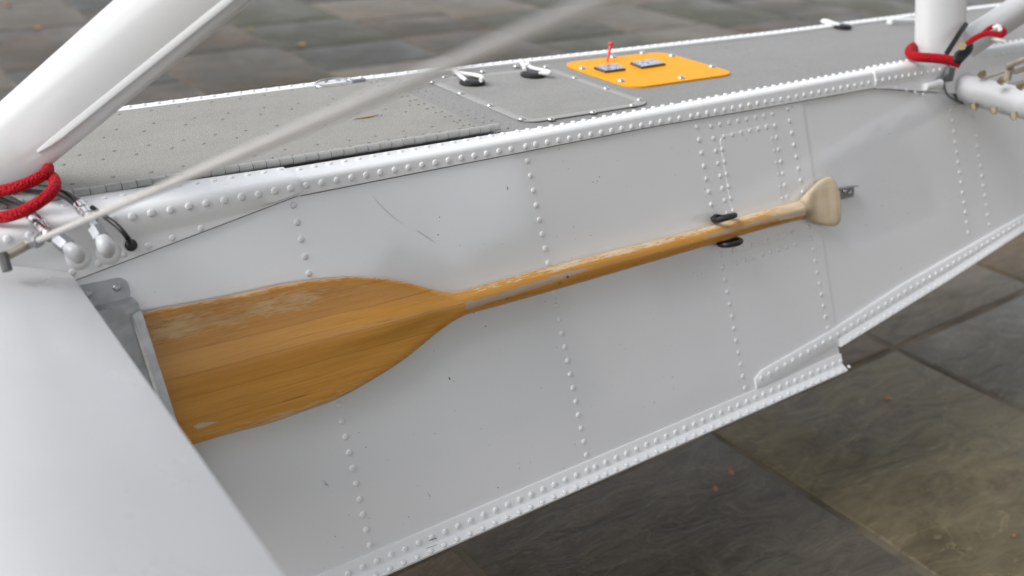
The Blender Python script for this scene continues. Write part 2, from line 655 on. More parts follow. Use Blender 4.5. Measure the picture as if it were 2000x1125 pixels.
def slab(x0, x1, y0, y1, mat):
    j = .020 if y0 < 4.5 else .011
    cxm, cym = (x0 + x1) / 2, (y0 + y1) / 2
    dz = rs.uniform(-.003, .003)
    tx, ty = rs.uniform(-.002, .002), rs.uniform(-.002, .002)
    pts = []
    ns = 5
    for (ax, ay), (bx, by) in (((x0 + j, y0 + j), (x1 - j, y0 + j)), ((x1 - j, y0 + j), (x1 - j, y1 - j)), ((x1 - j, y1 - j), (x0 + j, y1 - j)), ((x0 + j, y1 - j), (x0 + j, y0 + j))):
        for k in range(ns):
            t = k / ns
            e = 0 if k == 0 else 1
            pts.append(Vector((ax + (bx - ax) * t + rs.uniform(-.009, .009), ay + (by - ay) * t + rs.uniform(-.009, .009), 0)))
    rows = []
    for inset, z in ((0, -3.045), (0, -3.014), (.010, -3.003), (.022, -3.0)):
        row = []
        for p in pts:
            q = Vector(p)
            q.x += (cxm - p.x) * inset / max(.3, (x1 - x0) / 2)
            q.y += (cym - p.y) * inset / max(.3, (y1 - y0) / 2)
            q.z = z + dz + (p.x - cxm) * tx + (p.y - cym) * ty
            row.append(q)
        rows.append(row)
    g = G()
    g.grid(rows, True, False, True)
    me_o = mk('flagstone', [v - Vector((cxm, cym, -3)) for v in g.v], g.f, mat, None, local=True, smooth=True, auto=25)
    for v in me_o.data.vertices:
        v.co *= S
    me_o.location = Wd((cxm, cym, -3))
    me_o.parent = paving
    return me_o


for i in range(len(xcuts) - 1):
    ys = [-2.2 + rs.uniform(-.4, .2), 0.55 + rs.uniform(-.3, .2), 2.905]
    nearx = 2 <= i <= 5
    y = 2.905
    while y < 21:
        y += rs.choice((1.25, 1.65, 2.0, 2.4))
        ys.append(y)
    for r in range(len(ys) - 1):
        mat = FORCED.get((i, r)) or rs.choice(keys if ys[r] < 5 else ['shaded_brown', 'shaded_olive', 'shaded_grey', 'dark', 'shaded_brown', 'shaded_grey'])
        slab(xcuts[i], xcuts[i + 1], ys[r], ys[r + 1], STONES[mat])


# what stands behind the viewer and shows only as a reflection in the gloss paint:
# a clipped hedge line and the corner of a house
def behind(az, dist, z):
    a = math.radians(az)
    return Vector((2.0 + math.sin(a) * dist / S, 2.4 - math.cos(a) * dist / S, z))


rows = []
rh = random.Random(3)
for i in range(61):
    az = -50 + 90 * i / 60
    top = -3 + (5.1 + .9 * math.sin(i * .9) * rh.uniform(.3, 1) + rh.uniform(-.35, .35)) / S
    rows.append([behind(az, 25, -3.0), behind(az, 24.2 + rh.uniform(-.3, .3), -3 + (top + 3) * .6), behind(az, 24.8 + rh.uniform(-.3, .3), top), behind(az, 26.5, top - .3), behind(az, 27, -3.0)])
M_hedge = rough_mat('hedge_leaves', (.050, .068, .028), .7, .8, 4, .5)
G().grid(rows).build('hedge', M_hedge, kind='stuff')
M_render = rough_mat('house_render', (.30, .28, .25), .8, .2, 30, .1)
M_roof = rough_mat('house_roof', (.09, .085, .08), .7, .4, 20, .2)
house = thing('house', 'plain rendered house facing the float from behind the viewer', 'house', behind(52, 16, -3.0))
h0, h1 = behind(35.5, 11, -3.0), behind(80, 11, -3.0)
hn = (behind(57, 40, 0) - behind(57, 11, 0)).normalized()
up_ = Vector((0, 0, 5.2 / S))
dpv = hn * (7 / S)
g = G()
g.add([h0, h1, h1 + dpv, h0 + dpv, h0 + up_, h1 + up_, h1 + dpv + up_, h0 + dpv + up_], [(0, 1, 5, 4), (1, 2, 6, 5), (2, 3, 7, 6), (3, 0, 4, 7)])
g.build('wall', M_render, house, smooth=False)
rg0 = up_ + Vector((0, 0, 2.2 / S)) + dpv * .5
g = G()
ov = (h1 - h0).normalized() * .6
ev = hn * .7
g.add([h0 - ov - ev + up_, h1 + ov - ev + up_, h1 + ov + rg0, h0 - ov + rg0, h0 - ov + dpv + ev + up_, h1 + ov + dpv + ev + up_], [(0, 1, 2, 3), (3, 2, 5, 4), (0, 3, 4), (1, 5, 2)])
g.build('roof', M_roof, house, smooth=False)
for k in range(3):
    for lv in (.9, 3.2):
        c = h0.lerp(h1, .18 + .3 * k) + Vector((0, 0, (lv + .6) / S)) - hn * .02
        hx = (h1 - h0).normalized()
        g = G()
        g.box(c, hx * 1.1, hn * .05, Vector((0, 0, 1.25)))
        fr = g.build('window', M_trim, house, smooth=False)
        g = G()
        g.box(c - hn * .03, hx * 1.0, hn * .03, Vector((0, 0, 1.14)))
        g.build('pane', M_pane_cover_shade, fr, smooth=False)


def leaf(name, px, py, mat, label, size, group=None):
    c = on_z(px, py, -2.992)
    o = D.objects.new(name, None)
    ang = random.uniform(0, 6.28)
    v, f = [], []
    prof = [(-1, 0), (-.55, .42), (0, .58), (.5, .4), (1, 0)]
    for t, wd in prof:
        curl = .25 * t * t
        for sgn in (-1, 0, 1):
            v.append(Vector((t, sgn * wd, curl + (.16 if sgn else 0) * wd)) * size)
    F = []
    for i in range(4):
        for j in range(2):
            a = i * 3 + j
            F.append((a, a + 1, a + 4, a + 3))
    rot = Matrix.Rotation(ang, 3, 'Z')
    vv = [rot @ p + c for p in v]
    g = G()
    g.add(vv, F)
    ob = g.build(name, mat)
    md = ob.modifiers.new('thick', 'SOLIDIFY')
    md.thickness = .0006
    D.objects.remove(o)
    ob['label'] = label
    ob['category'] = 'leaf'
    ob['group'] = 'fallen leaves on the paving'
    return ob


leaf('fallen_leaf', 1733, 778, M_amber, 'small orange leaf scrap alone in the middle of the olive flagstone', .034)
leaf('fallen_leaf', 1428, 923, M_amber, 'small orange leaf scrap nearest the joint on the dark flagstone', .030)
leaf('fallen_leaf', 1397, 955, M_amber, 'small orange leaf scrap on the dark flagstone, further from the joint', .028)
leaf('fallen_leaf', 588, 88, M_ochre, 'blurred yellow leaf on the paving behind the float between two struts', .085)
leaf('fallen_leaf', 72, 55, M_amber, 'blurred reddish leaf on the paving left of the big strut', .075)
leaf('fallen_leaf', 14, 11, M_amber, 'blurred orange leaf in the far top left corner of the paving', .085)
leaf('fallen_leaf', 488, 57, M_ochre, 'faint pale leaf on the paving beside the upper end of the big strut', .055)
leaf('fallen_leaf', 1980, 1047, M_amber, 'tiny brown leaf crumb at the right end of the olive flagstone', .014)

# ---------------------------------------------------------------- the float
flt = thing('seaplane_float', 'white riveted seaplane float with grey deck, standing above the flagstones', 'seaplane float', (2.4, 2.9, -2.6))
X0, X1 = -1.6, 8.2
XLAP = 3.345            # where the forward side sheet ends
XSTEP = 3.40
far_tab = [(-2, 3.56), (0.86, 3.53), (1.8, 3.515), (3.02, 3.42), (4.07, 3.355), (5.3, 3.32), (8.5, 3.15)]
yin_tab = [(-1.6, 2.735), (.52, 2.70), (1.11, 2.65), (1.9, 2.62), (2.1, 2.597), (4.3, 2.585), (8.5, 2.585)]
chine_tab = [(X0, -2.175), (XSTEP, -2.175)]
aft_tab = [(2.89, -2.125), (3.395, -2.067), (4.253, -1.969), (4.964, -1.875), (8.3, -1.44)]
xs_all = [X0 + (X1 - X0) * i / 60 for i in range(61)]

# side sheets
def side_sheet(name, xa, xb, zt, ztab, off, n=24, slope=None):
    rows = []
    for i in range(n + 1):
        t = i / n
        row = []
        for k in range(9):
            q = k / 8
            xtop = xa + (xb - xa) * t
            zb = lerp_tab(ztab, xtop)
            z = zt + (zb - zt) * q
            x = xtop
            if slope and i == n:
                x = xtop + slope * (-1.05 - z)
            row.append(side_xz(x, z, off))
        rows.append(row)
    g = G()
    g.grid(rows)
    for i in range(len(rows)):
        pass
    return g.build(name, M_white, flt)


side_sheet('side_skin', X0, XLAP, -1.012, [(X0, -2.175), (9, -2.175)], 0.0, 30, slope=.055)
side_sheet('side_skin', XLAP - .05, X1, -1.012, [(XLAP - .05, -2.0), (3.395, -2.067)] + aft_tab[2:], -.005, 34)
# small piece of forebody side between the afterbody chine and the step
g = G()
g.add([side_xz(XLAP - .03, -2.0, -.004), side_xz(XSTEP, -2.06, -.004), side_xz(XSTEP + .006, -2.175, -.004), side_xz(XLAP - .03, -2.175, -.004)], [(0, 1, 2, 3)])
g.build('side_skin', M_white, flt)

# deck, far side, bottom
rows = [[Vector((x, YS + .015, -1.009)), Vector((x, (YS + lerp_tab(far_tab, x)) / 2, -1.006)), Vector((x, lerp_tab(far_tab, x), -1.009))] for x in xs_all]
G().grid(rows).build('deck', M_deck, flt)
rows = []
for x in xs_all:
    fy = lerp_tab(far_tab, x)
    zc = -2.175 if x < XSTEP else lerp_tab(aft_tab, x)
    rows.append([Vector((x, fy, -1.012)), Vector((x, fy + .36 * (-1 - zc), zc))])
G().grid(rows).build('far_side_skin', M_white, flt)
xb_ = sorted(xs_all + [XSTEP - .001, XSTEP + .001])
rows = []
for x in xb_:
    fy = lerp_tab(far_tab, x)
    zc = -2.175 if x < XSTEP else lerp_tab(aft_tab, x)
    kd = .40 if x < XSTEP else .26
    ya = YS + KS * (zc + 1)
    yb = fy + .36 * (-1 - zc)
    rows.append([Vector((x, ya, zc)), Vector((x, (ya + yb) / 2, zc - kd)), Vector((x, yb, zc))])
G().grid(rows).build('hull_bottom', M_white, flt)

# edge caps: bent angle along the near deck edge ------------------------------------------
def cap_profile(x, off, zlow, big=1.0):
    yi = lerp_tab(yin_tab, x)
    top = -1.0 + off
    pts = [Vector((x, yi, -1.010)), Vector((x, yi - .002, top - .001)), Vector((x, yi - .006, top))]
    r = .015 * big
    # centre of the bend
    yc = YS - .004 + r * .75
    pts.append(Vector((x, yc + .010, top)))
    pts.append(Vector((x, yc + .001, top)))
    cz_ = top - r
    side0 = side_xz(x, cz_ + .36 * r * .9, .010 + off)
    a0, a1 = math.pi / 2, math.pi + .346 * -1
    end = side_xz(x, -1.0 - r * .95, .008 + off)
    st_ = Vector((x, yc, top))
    ctl = Vector((x, side_xz(x, top, .008 + off).y, top))
    for k in range(1, 8):
        t = k / 8
        pts.append(st_ * (1 - t) ** 2 + ctl * 2 * t * (1 - t) + end * t * t)
    pts.append(end)
    low = side_xz(x, zlow, .008 + off)
    if big > 1:
        zj = max(zlow + .006, -1.050)
        pts.append(end.lerp(side_xz(x, zj, .008 + off), .06))
        pts.append(side_xz(x, zj, .008 + off))
        off = .001
        zj2 = max(zlow + .004, -1.063)
        pts.append(side_xz(x, zj2, .009))
        pts.append(side_xz(x, (zj2 + zlow) / 2, .009))
    else:
        for k in (.06, .5, .94):
            pts.append(end.lerp(low, k))
    pts.append(side_xz(x, zlow + .0006, .008 + off))
    pts.append(side_xz(x, zlow, .0074 + off))
    pts.append(side_xz(x, zlow - .0002, -.003))
    return pts


def zlow_main(x):
    return lerp_tab([(-2, -1.046), (2.5, -1.048), (3.1, -1.060), (3.9, -1.070), (9, -1.075)], x)


rows = [cap_profile(x, .0, zlow_main(x)) for x in [X0 + (X1 - X0) * i / 90 for i in range(91)]]
G().grid(rows).build('edge_cap', M_trim, flt)
# forward doubler: cap and gusset plate in one, lower edge running down to the left
XD = 1.098


def zlow_fwd(x):
    return -1.0445 - (XD - x) * .1505


rows = []
for i in range(65):
    x = X0 + (XD - X0) * i / 64
    rows.append(cap_profile(x, .006, zlow_fwd(x), 1.25))
rows[-1] = cap_profile(XD, .006, zlow_fwd(XD) + .006, 1.25)
rows.insert(-1, cap_profile(XD - .008, .006, zlow_fwd(XD - .008), 1.25))
g = G()
g.grid(rows)
g.v += []
n0 = len(g.v)
last = rows[-1]
g.grid([last, cap_profile(XD + .002, -.004, zlow_fwd(XD) + .008, 1.25)])
g.build('edge_cap', M_trim, flt)
# aft doubler with its own gusset
XA = 3.835
rows = []
for i in range(41):
    x = XA + (X1 - XA) * i / 40
    zl = -1.072 - max(0, min(x - XA - .02, .62)) * .16
    rows.append(cap_profile(x, .006, zl, 1.2))
g = G()
first = rows[0]
g.grid([cap_profile(XA - .003, -.004, -1.070, 1.2)] + rows)
g.build('edge_cap', M_trim, flt)
# dark strips drawn in for the gap and shadow under cap and gusset edges
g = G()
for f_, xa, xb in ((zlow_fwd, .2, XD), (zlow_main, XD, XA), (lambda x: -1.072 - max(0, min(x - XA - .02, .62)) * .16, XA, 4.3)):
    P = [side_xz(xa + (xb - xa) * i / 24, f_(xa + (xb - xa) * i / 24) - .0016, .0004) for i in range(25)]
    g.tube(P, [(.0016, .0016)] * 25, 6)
g.build('seam_shade_line', M_seam_shade, flt)
# far edge cap
rows = []
for x in [X0 + (X1 - X0) * i / 60 for i in range(61)]:
    fy = lerp_tab(far_tab, x)
    prof = [(fy - .055, -1.010), (fy - .054, -.999), (fy - .01, -.998), (fy + .012, -1.003), (fy + .024, -1.016), (fy + .034, -1.05), (fy + .02, -1.055)]
    rows.append([Vector((x, a, b)) for a, b in prof])
G().grid(rows).build('edge_cap', M_trim, flt)

# chine angle of the forebody: riveted flange on the side plus an outward lip
def chine_rows(xa, xb, zfun, hw, lip, drop, n, taper=0):
    rows = []
    for i in range(n + 1):
        x = xa + (xb - xa) * i / n
        z = zfun(x)
        top = side_xz(x, z + hw, 0)
        o = .007
        pts = [side_xz(x, z + hw + .001, -.003), side_xz(x, z + hw, o * .7), side_xz(x, z + hw - .004, o), side_xz(x, z + .012, o), side_xz(x, z + .004, o + .003)]
        c = side_xz(x, z, o + .010)
        tip = c + Vector((0, -lip, -drop))
        pts += [c, tip + Vector((0, .004, .001)), tip, tip + Vector((0, .001, -.008)), side_xz(x, z - .012, 0)]
        rows.append(pts)
    return rows


g = G()
g.grid(chine_rows(X0, 3.408, lambda x: -2.163, .052, .020, .010, 40), False, True, True)
g.build('chine_strip', M_trim, flt)
# afterbody chine: a tapered doubler that starts on the forebody side
aft_low = lambda x: lerp_tab([(2.84, -2.108), (2.93, -2.114), (3.395, -2.067), (4.253, -1.969), (4.964, -1.875), (8.3, -1.44)], x)
aft_top = lambda x: lerp_tab([(2.84, -2.068), (2.874, -2.050), (3.398, -1.998), (3.896, -1.927), (4.973, -1.818), (8.3, -1.39)], x)
g = G()
rows = []
for i in range(13):
    x = 2.862 + (3.40 - 2.862) * i / 12
    zt, zb = aft_top(x), aft_low(x)
    if i == 0:
        zt, zb = zt - .012, zb + .003
    rows.append([side_xz(x, zt + .001, -.003), side_xz(x, zt, .007), side_xz(x, zt - .005, .010), side_xz(x, zb + .006, .010), side_xz(x, zb, .006), side_xz(x, zb - .002, -.003)])
g.grid(rows, False, True, False)
rows = []
for i in range(41):
    x = 3.40 + (X1 - 3.40) * i / 40
    zt, zb = aft_top(x), aft_low(x)
    c = side_xz(x, zb + .014, .014)
    tip = c + Vector((0, -.018, -.016))
    rows.append([side_xz(x, zt + .001, -.006), side_xz(x, zt, .005), side_xz(x, zt - .005, .008), side_xz(x, zb + .022, .008), c, tip, tip + Vector((0, .004, -.008)), side_xz(x, zb - .012, -.005)])
g.grid(rows, False, True, False)
g.build('chine_strip', M_trim, flt)
# transverse step face
fy = lerp_tab(far_tab, XSTEP)
g = G()
ya, yb = YS + KS * (-1.175), fy + .36 * 1.175
g.add([(XSTEP, ya, -2.175), (XSTEP, (ya + yb) / 2, -2.575), (XSTEP, yb, -2.175), (XSTEP, yb - .05, -2.06), (XSTEP, ya + .05, -2.06)], [(0, 1, 2, 3, 4)])
g.build('step_face', M_white, flt)

# patch plate on the side with rounded corners
pl = [on_side(1404, 267), on_side(1508, 240), on_side(1539, 465), on_side(1443, 494)]
G().plate(round_poly([p - SN * .001 for p in pl], .03, 4), SN, .0030, .001).build('patch_plate', M_white, flt)

# ---------------------------------------------------------------- rivets
RV = []        # (position, normal, radius, height)


def seg(pa, pb, n, skip=()):
    return [pa.lerp(pb, i / n) for i in range(n + 1) if i not in skip]


def add_side(pts, r, off):
    for p in pts:
        RV.append((p + SN * off, SN, r * random.uniform(.95, 1.05), r * random.uniform(.40, .47)))


CAPX = []
# cap side row
d6 = .0145
left_pts = [(15, 467), (58, 459), (101, 450.5), (143, 443), (182, 435.5), (220, 428), (259, 423), (296, 416), (333, 410), (369, 403), (403, 397), (438, 391), (472, 385), (505, 379.6), (537, 373), (568, 368)]
add_side([on_side(*p, d6) - SN * d6 for p in left_pts], .0112, .0138)
row = []
for a, b, n in (((598, 362.7), (998, 291.5), 15), ((1027, 286), (1046, 282.3), 1), ((1069, 278), (1327, 231), 13), ((1350, 227), (1350, 227), 0),
                ((1364, 224), (1495, 199), 8), ((1510, 197), (1697, 161.5), 13)):
    pa, pb = on_side(*a, .008) - SN * .008, on_side(*b, .008) - SN * .008
    row += seg(pa, pb, n) if n else [pa]
add_side(row, .0102, .0078)
row2 = seg(on_side(1712, 158.5, .014) - SN * .014, on_side(1836, 136.5, .014) - SN * .014, 10)
add_side(row2, .0098, .0138)
row3 = seg(side_xz(4.55, -1.033), side_xz(5.9, -1.033), 26)
add_side(row3, .0098, .0138)
# gusset edge rows
add_side([on_side(*p, .007) - SN * .007 for p in ((141, 532), (192, 515), (241, 497), (289, 481), (336, 465), (392, 446))], .0105, .0066)
add_side([on_side(*p, .014) - SN * .014 for p in ((1752, 172), (1773, 175), (1790, 180), (1806, 184))], .0092, .0068)
# cap top row follows the side row
for p in left_pts[3:]:
    q = on_side(*p, .014)
    RV.append((Vector((q.x + .012, (lerp_tab(yin_tab, q.x) + YS + .030) / 2 + .012, -.9945)), Vector((0, 0, 1)), .0098, .0045))
for q in row + row2 + row3:
    o = .0058 if q.x > XA else 0
    RV.append((Vector((q.x + .018, (lerp_tab(yin_tab, q.x) + YS + .030) / 2 + .004, -1.0003 + o)), Vector((0, 0, 1)), .0098, .0052))


# frame columns
def column(x_top, z_top, x_bot, z_bot, n, r, off, skip=()):
    for i in range(n + 1):
        t = i / n
        if i in skip:
            continue
        RV.append((side_xz(x_top + (x_bot - x_top) * t, z_top + (z_bot - z_top) * t, off), SN, r * random.uniform(.94, 1.05), r * random.uniform(.42, .50)))


column(1.071, -1.070, 1.091, -2.087, 21, .0106, -.0003)
column(1.920, -1.079, 1.967, -2.089, 21, .0103, -.0003)
column(2.727, -1.080, 2.802, -2.089, 21, .0102, -.0003)
column(3.252, -1.082, 3.345, -1.985, 19, .0102, -.0003)
column(4.411, -1.237, 4.466, -1.806, 12, .0104, -.0053)
column(4.595, -1.287, 4.653, -1.804, 11, .0104, -.0053)


def r5(x, y):
    return on_side(1300 + x * .30222, 180 + y * .30222)


def r2(x, y):
    return on_side(1350 + x * .17777, 380 + y * .17777)


door = []
door += seg(r5(293, 219), r5(690, 141), 7)
door += seg(r5(310, 298), r5(395, 780), 6)
door += seg(r5(686, 300), r5(750, 684), 5) + seg(r5(717, 294), r5(783, 678), 5)
door += seg(r2(492, 748), r2(1143, 545), 7)
add_side(door, .0096, -.0003)
door2 = seg(r5(372, 287), r5(650, 226), 5) + [r5(704, 217)] + seg(r5(364, 370), r5(432, 765), 5) + seg(r2(565, 585), r2(1027, 443), 5) + [r2(1117, 417), r2(465, 612)]
add_side(door2, .0096, .0015)

# chine rows
x = .80
while x < 3.40:
    RV.append((side_xz(x, -2.139, .0068), SN, .0108, .0062))
    c = side_xz(x + .028, -2.163, .017) + Vector((0, -.010, -.004))
    RV.append((c, Vector((0, -.42, 1)).normalized(), .0088, .0045))
    x += .0502 if not (1.93 < x < 1.96) else .038
x = 2.892
while x < 5.6:
    z0 = (aft_top(x) + aft_low(x)) / 2 + .008
    RV.append((side_xz(x, z0, .0097 if x < 3.4 else .0077), SN, .0104, .0060))
    if x > 3.42:
        c = side_xz(x + .02, aft_low(x) + .014, .014) + Vector((0, -.009, -.006))
        RV.append((c, Vector((0, -.6, 1)).normalized(), .008, .004))
    x += .0505

# far cap rivets
far_r = []
x = .8
while x < 5.6:
    far_r.append((Vector((x, lerp_tab(far_tab, x) - .024, -.9988)), Vector((0, 0, 1)), .0105, .006))
    x += .0502
rg = G()
rg.disc_dome((0, 0, 0), (0, 0, 1), 1.0, .55, 12)
rivet_me = None
RV.sort(key=lambda t: t[0].length / t[2])
base = root_loc(flt)
for i, (p, nrm, r, h) in enumerate(RV[:296]):
    if rivet_me is None:
        ro = mk('rivet', rg.v, rg.f, M_trim, flt, local=True, auto=0)
        rivet_me = ro.data
    else:
        ro = D.objects.new('rivet', rivet_me)
        COL.objects.link(ro)
        ro.parent = flt
    ro.location = Wd(p) - base
    ro.rotation_euler = nrm.to_track_quat('Z', 'Y').to_euler()
    ro.scale = (r * S, r * S, h * S / .55)
g = G()
for p, nrm, r, h in RV[296:] + far_r:
    g.disc_dome(p, nrm, r, h, 8)
g.build('rivet_rows', M_trim, flt, kind='stuff', auto=0)

# deck detail ------------------------------------------------------------------------------
# hinged hatch lid
hz = -1.004
hl = [Vector((-.9, 2.715, hz)), Vector((.5, 2.722, hz)), Vector((1.853, 2.678, hz)), Vector((1.853, 3.452, hz)), Vector((.5, 3.465, hz)), Vector((-.9, 3.475, hz))]
hatch = G().plate(hl, (0, 0, 1), .0075, .0015).build('hatch_lid', M_hatch, flt, smooth=False)
g = G()
for yy, st_, ph in ((2.742, .0665, 0), (2.80, .105, .03), (2.985, .105, .05), (3.05, .105, .0), (3.20, .13, .04), (3.265, .13, .09), (3.425, .105, .02)):
    x = .3 + ph
    while x < 1.84:
        g.disc_dome((x + random.uniform(-.006, .006), yy + random.uniform(-.006, .006) - .03 * (x - 1) * (yy < 2.9) * .9, hz + .0073), (0, 0, 1), .0078, .0028, 8)
        x += st_
for xx in (1.80, 1.825):
    for k in range(12):
        g.disc_dome((xx, 2.74 + k * .06, hz + .0073), (0, 0, 1), .007, .0035, 8)
g.build('lid_rivets', M_deck, flt, kind='stuff', auto=0)
# deck rivets aft of the lid
g = G()
for xx in (1.905, 1.94):
    for k in range(16):
        g.disc_dome((xx, 2.67 + k * .05, -1.0075), (0, 0, 1), .006, .003, 8)
for k in range(10):
    g.disc_dome((3.62, 2.66 + k * .07, -1.0075), (0, 0, 1), .006, .003, 8)
    g.disc_dome((4.9, 2.66 + k * .07, -1.0075), (0, 0, 1), .006, .003, 8)
g.build('deck_rivets', M_deck, flt, kind='stuff', auto=0)
# piano hinge
hy = lambda x: lerp_tab([(.3, 2.714), (.5, 2.708), (1.12, 2.677), (1.86, 2.647)], x)
hinge = G().plate([Vector((.30, hy(.3) - .006, -1.0035)), Vector((1.862, hy(1.862) - .006, -1.0035)), Vector((1.862, hy(1.862) + .016, -1.0035)), Vector((.30, hy(.3) + .016, -1.0035))], (0, 0, 1), .004).build('hinge', M_blacktape, flt)
kn = None
pitch = .0415
nk = int((1.855 - .31) / pitch)
bend = Vector((1.855 - .31, hy(1.855) - hy(.31), 0)).normalized()
kg = G()
rows = []
for xx, rr in ((-.5, .9), (-.485, 1.0), (.485, 1.0), (.5, .9)):
    rows.append([Vector((xx * (pitch * .97), (.0145 * rr) * math.cos(a), .0125 * rr * math.sin(a))) * S for a in [math.pi * 2 * k / 12 for k in range(12)]])
kg.grid(rows, True, True, True)
for i in range(nk + 1):
    x = .31 + pitch * (i + .5)
    if kn is None:
        ko = mk('hinge_knuckle', kg.v, kg.f, M_hinge, hinge, local=True)
        kn = ko.data
    else:
        ko = D.objects.new('hinge_knuckle', kn)
        COL.objects.link(ko)
        ko.parent = hinge
    dirv = Vector((.05, hy(x + .025) - hy(x - .025), 0)).normalized()
    ko.location = Wd((x, hy(x), -.9895 + (.0012 if i % 2 else 0))) - base
    ko.rotation_euler = (0, 0, math.atan2(dirv.y, dirv.x))

# access panel with raised rim and screws
pc = [on_z(831, 154), on_z(1024, 240), on_z(1280, 200), on_z(1083, 133)]
pc = [Vector((2.022, 3.365, -1.006)), Vector((2.022, 2.672, -1.006)), Vector((2.607, 2.645, -1.006)), Vector((2.60, 3.285, -1.006))]
out = round_poly(pc, .075, 6)
cen = sum(pc, Vector()) / 4
inn = round_poly([p + Vector(((cen.x - p.x) * .13, (cen.y - p.y) * .11, 0)) for p in pc], .05, 6)
pan = G().plate([p + Vector((0, 0, -.002)) for p in inn], (0, 0, 1), .0052, .001).build('access_panel', M_panel, flt, smooth=False)
up = Vector((0, 0, .0045))
g = G()
g.grid([out, [p + up * .85 for p in out], [p.lerp(cen, .006) + up for p in out], [p + (p - cen) * .02 + up for p in inn], [p + Vector((0, 0, .0025)) for p in inn]], True)
rim = g.build('panel_rim', M_rim, pan)
sc_me = None


def screw_mesh():
    g = G()
    n = 12
    rows = []
    for rr, hh in ((1.0, 0), (1.0, .25), (.88, .55), (.6, .78), (.3, .84)):
        rows.append([Vector((rr * math.cos(2 * math.pi * k / n), rr * math.sin(2 * math.pi * k / n), hh)) for k in range(n)])
    g.grid(rows, True, False, True)
    return g


def screws(pts, parent, r, mat):
    global sc_me
    for p in pts:
        if sc_me is None:
            q = screw_mesh()
            so = mk('screw', q.v, q.f, mat, parent, local=True, auto=0)
            sc_me = so.data
        else:
            so = D.objects.new('screw', sc_me)
            COL.objects.link(so)
            so.parent = parent
        so.location = Wd(p) - base
        so.scale = (r * S, r * S, r * S * .75)
        so.rotation_euler = (0, 0, random.uniform(0, 3))


zz = -1.0017
screws([on_z(*p, zz) for p in ((845, 160.5), (900, 183), (957, 207), (1019, 233), (1076, 233.5), (1158, 220), (1235, 206.5), (1249, 195.5), (1184, 173.5), (1122, 152.5), (1066, 131.5), (868, 150.5), (943, 140.5), (1008, 130))], pan, .0135, M_screw)

# yellow gear indicator plate
yc_ = [Vector((2.682, 3.318, -1.007)), Vector((2.680, 2.845, -1.007)), Vector((3.255, 2.812, -1.007)), Vector((3.250, 3.275, -1.007))]
yel = G().plate(round_poly(yc_, .085, 7), (0, 0, 1), .008, .0012).build('indicator_plate', M_yellow, flt)
zy = -.999
screws([on_z(*p, zy) for p in ((1137, 134.5), (1213, 158.5), (1330, 152.5), (1390, 130.5), (1312, 109.5), (1197, 112), (1255, 104))], yel, .0155, M_screw)
# two printed indicator covers standing on the plate
for (a, b, c, d, hh) in (((1160, 131), (1183, 139), (1222, 134), (1203, 124.5), .011), ((1231, 122), (1254, 131), (1300, 124), (1276, 115), .011)):
    q = [on_z(*p, -.990) for p in (a, b, c, d)]
    q = [Vector((p.x, p.y, -1.0)) for p in q]
    bx = G().plate(q, (0, 0, 1), hh, .001).build('indicator_cover', M_pane_cover_shade, yel, smooth=False)
    cc = sum(q, Vector()) / 4
    top = [p.lerp(cc, .05) + Vector((0, 0, hh + .0008)) for p in q]
    G().plate([p - Vector((0, 0, .0004)) for p in top], (0, 0, 1), .0008).build('print', M_label, yel, smooth=False)
# red telltale pin
pb_ = on_z(1186, 121, -.999)
pt_ = at_depth(1193, 86, (R.transposed() @ pb_).z)
G().tube([pb_, pb_.lerp(pt_, .5), pt_], [.0035, .006, .007], 8).build('telltale_pin', M_redpin, yel)
g = G()
bmx = bmesh.new()
bmesh.ops.create_icosphere(bmx, subdivisions=2, radius=.0125)
g.add([v.co + pt_ for v in bmx.verts], [tuple(v.index for v in f.verts) for f in bmx.faces])
bmx.free()
g.build('pin_head', M_redpin, yel)

# flush latch ring on the far edge of the lid
lc = on_z(652, 164, -.998)
g = G()
g.tube(smooth_path([lc + Vector((.075 * math.cos(a), .040 * math.sin(a), .004 + .006 * math.sin(a))) for a in [2 * math.pi * k / 12 for k in range(12)]], 3, True) + [lc + Vector((.075, 0, .004))], .005, 8)
g.build('latch_ring', M_steel, flt)
g = G()
g.tube([lc + Vector((.07, -.02, .002)), lc + Vector((.125, -.02, .002))], .010, 8)
g.plate(round_poly([lc + Vector((a, b, -.004)) for a, b in ((.06, -.045), (.15, -.045), (.15, .03), (.06, .03))], .015, 3), (0, 0, 1), .004)
g.build('latch_base', M_alu_dull, flt)

# side paddle pocket of bent sheet ---------------------------------------------------------
POFF = .060
q = [on_side(120, 556, .004), on_side(247, 546, .004), on_side(258, 581, .004), on_side(130, 605, .004)]
fl = [side_xz(.20, q[0].z + .02), q[1] - SN * .004, q[2] - SN * .004, side_xz(.20, q[2].z - .012)]
xr = q[2].x
xl = .10
zt = q[2].z
pk = G().plate(round_poly([side_xz(xl, zt + .062, -.001), side_xz(xr - .002, zt + .055, -.001), side_xz(xr, zt - .006, -.001), side_xz(xl, zt - .006, -.001)], .03, 5), SN, .007, .0015).build('paddle_pocket', M_pocket, flt)
ztop, zbot = zt, -1.80
xrb = xr + .045
g = G()
rows = []
for xx, xx2 in ((xl, xl), (xr, xrb)):
    rows.append([side_xz(xx, ztop, .004), side_xz(xx, ztop - .004, POFF * .5), side_xz(xx, ztop - .010, POFF), side_xz(xx + (xx2 - xx) * .5, (ztop + zbot) / 2, POFF), side_xz(xx2, zbot, POFF), side_xz(xx2, zbot - .01, .004)])
g.grid(rows)
pf = g.build('pocket_face', M_pocket, pk, smooth=False)
md = pf.modifiers.new('thick', 'SOLIDIFY')
md.thickness = .0016
g = G()
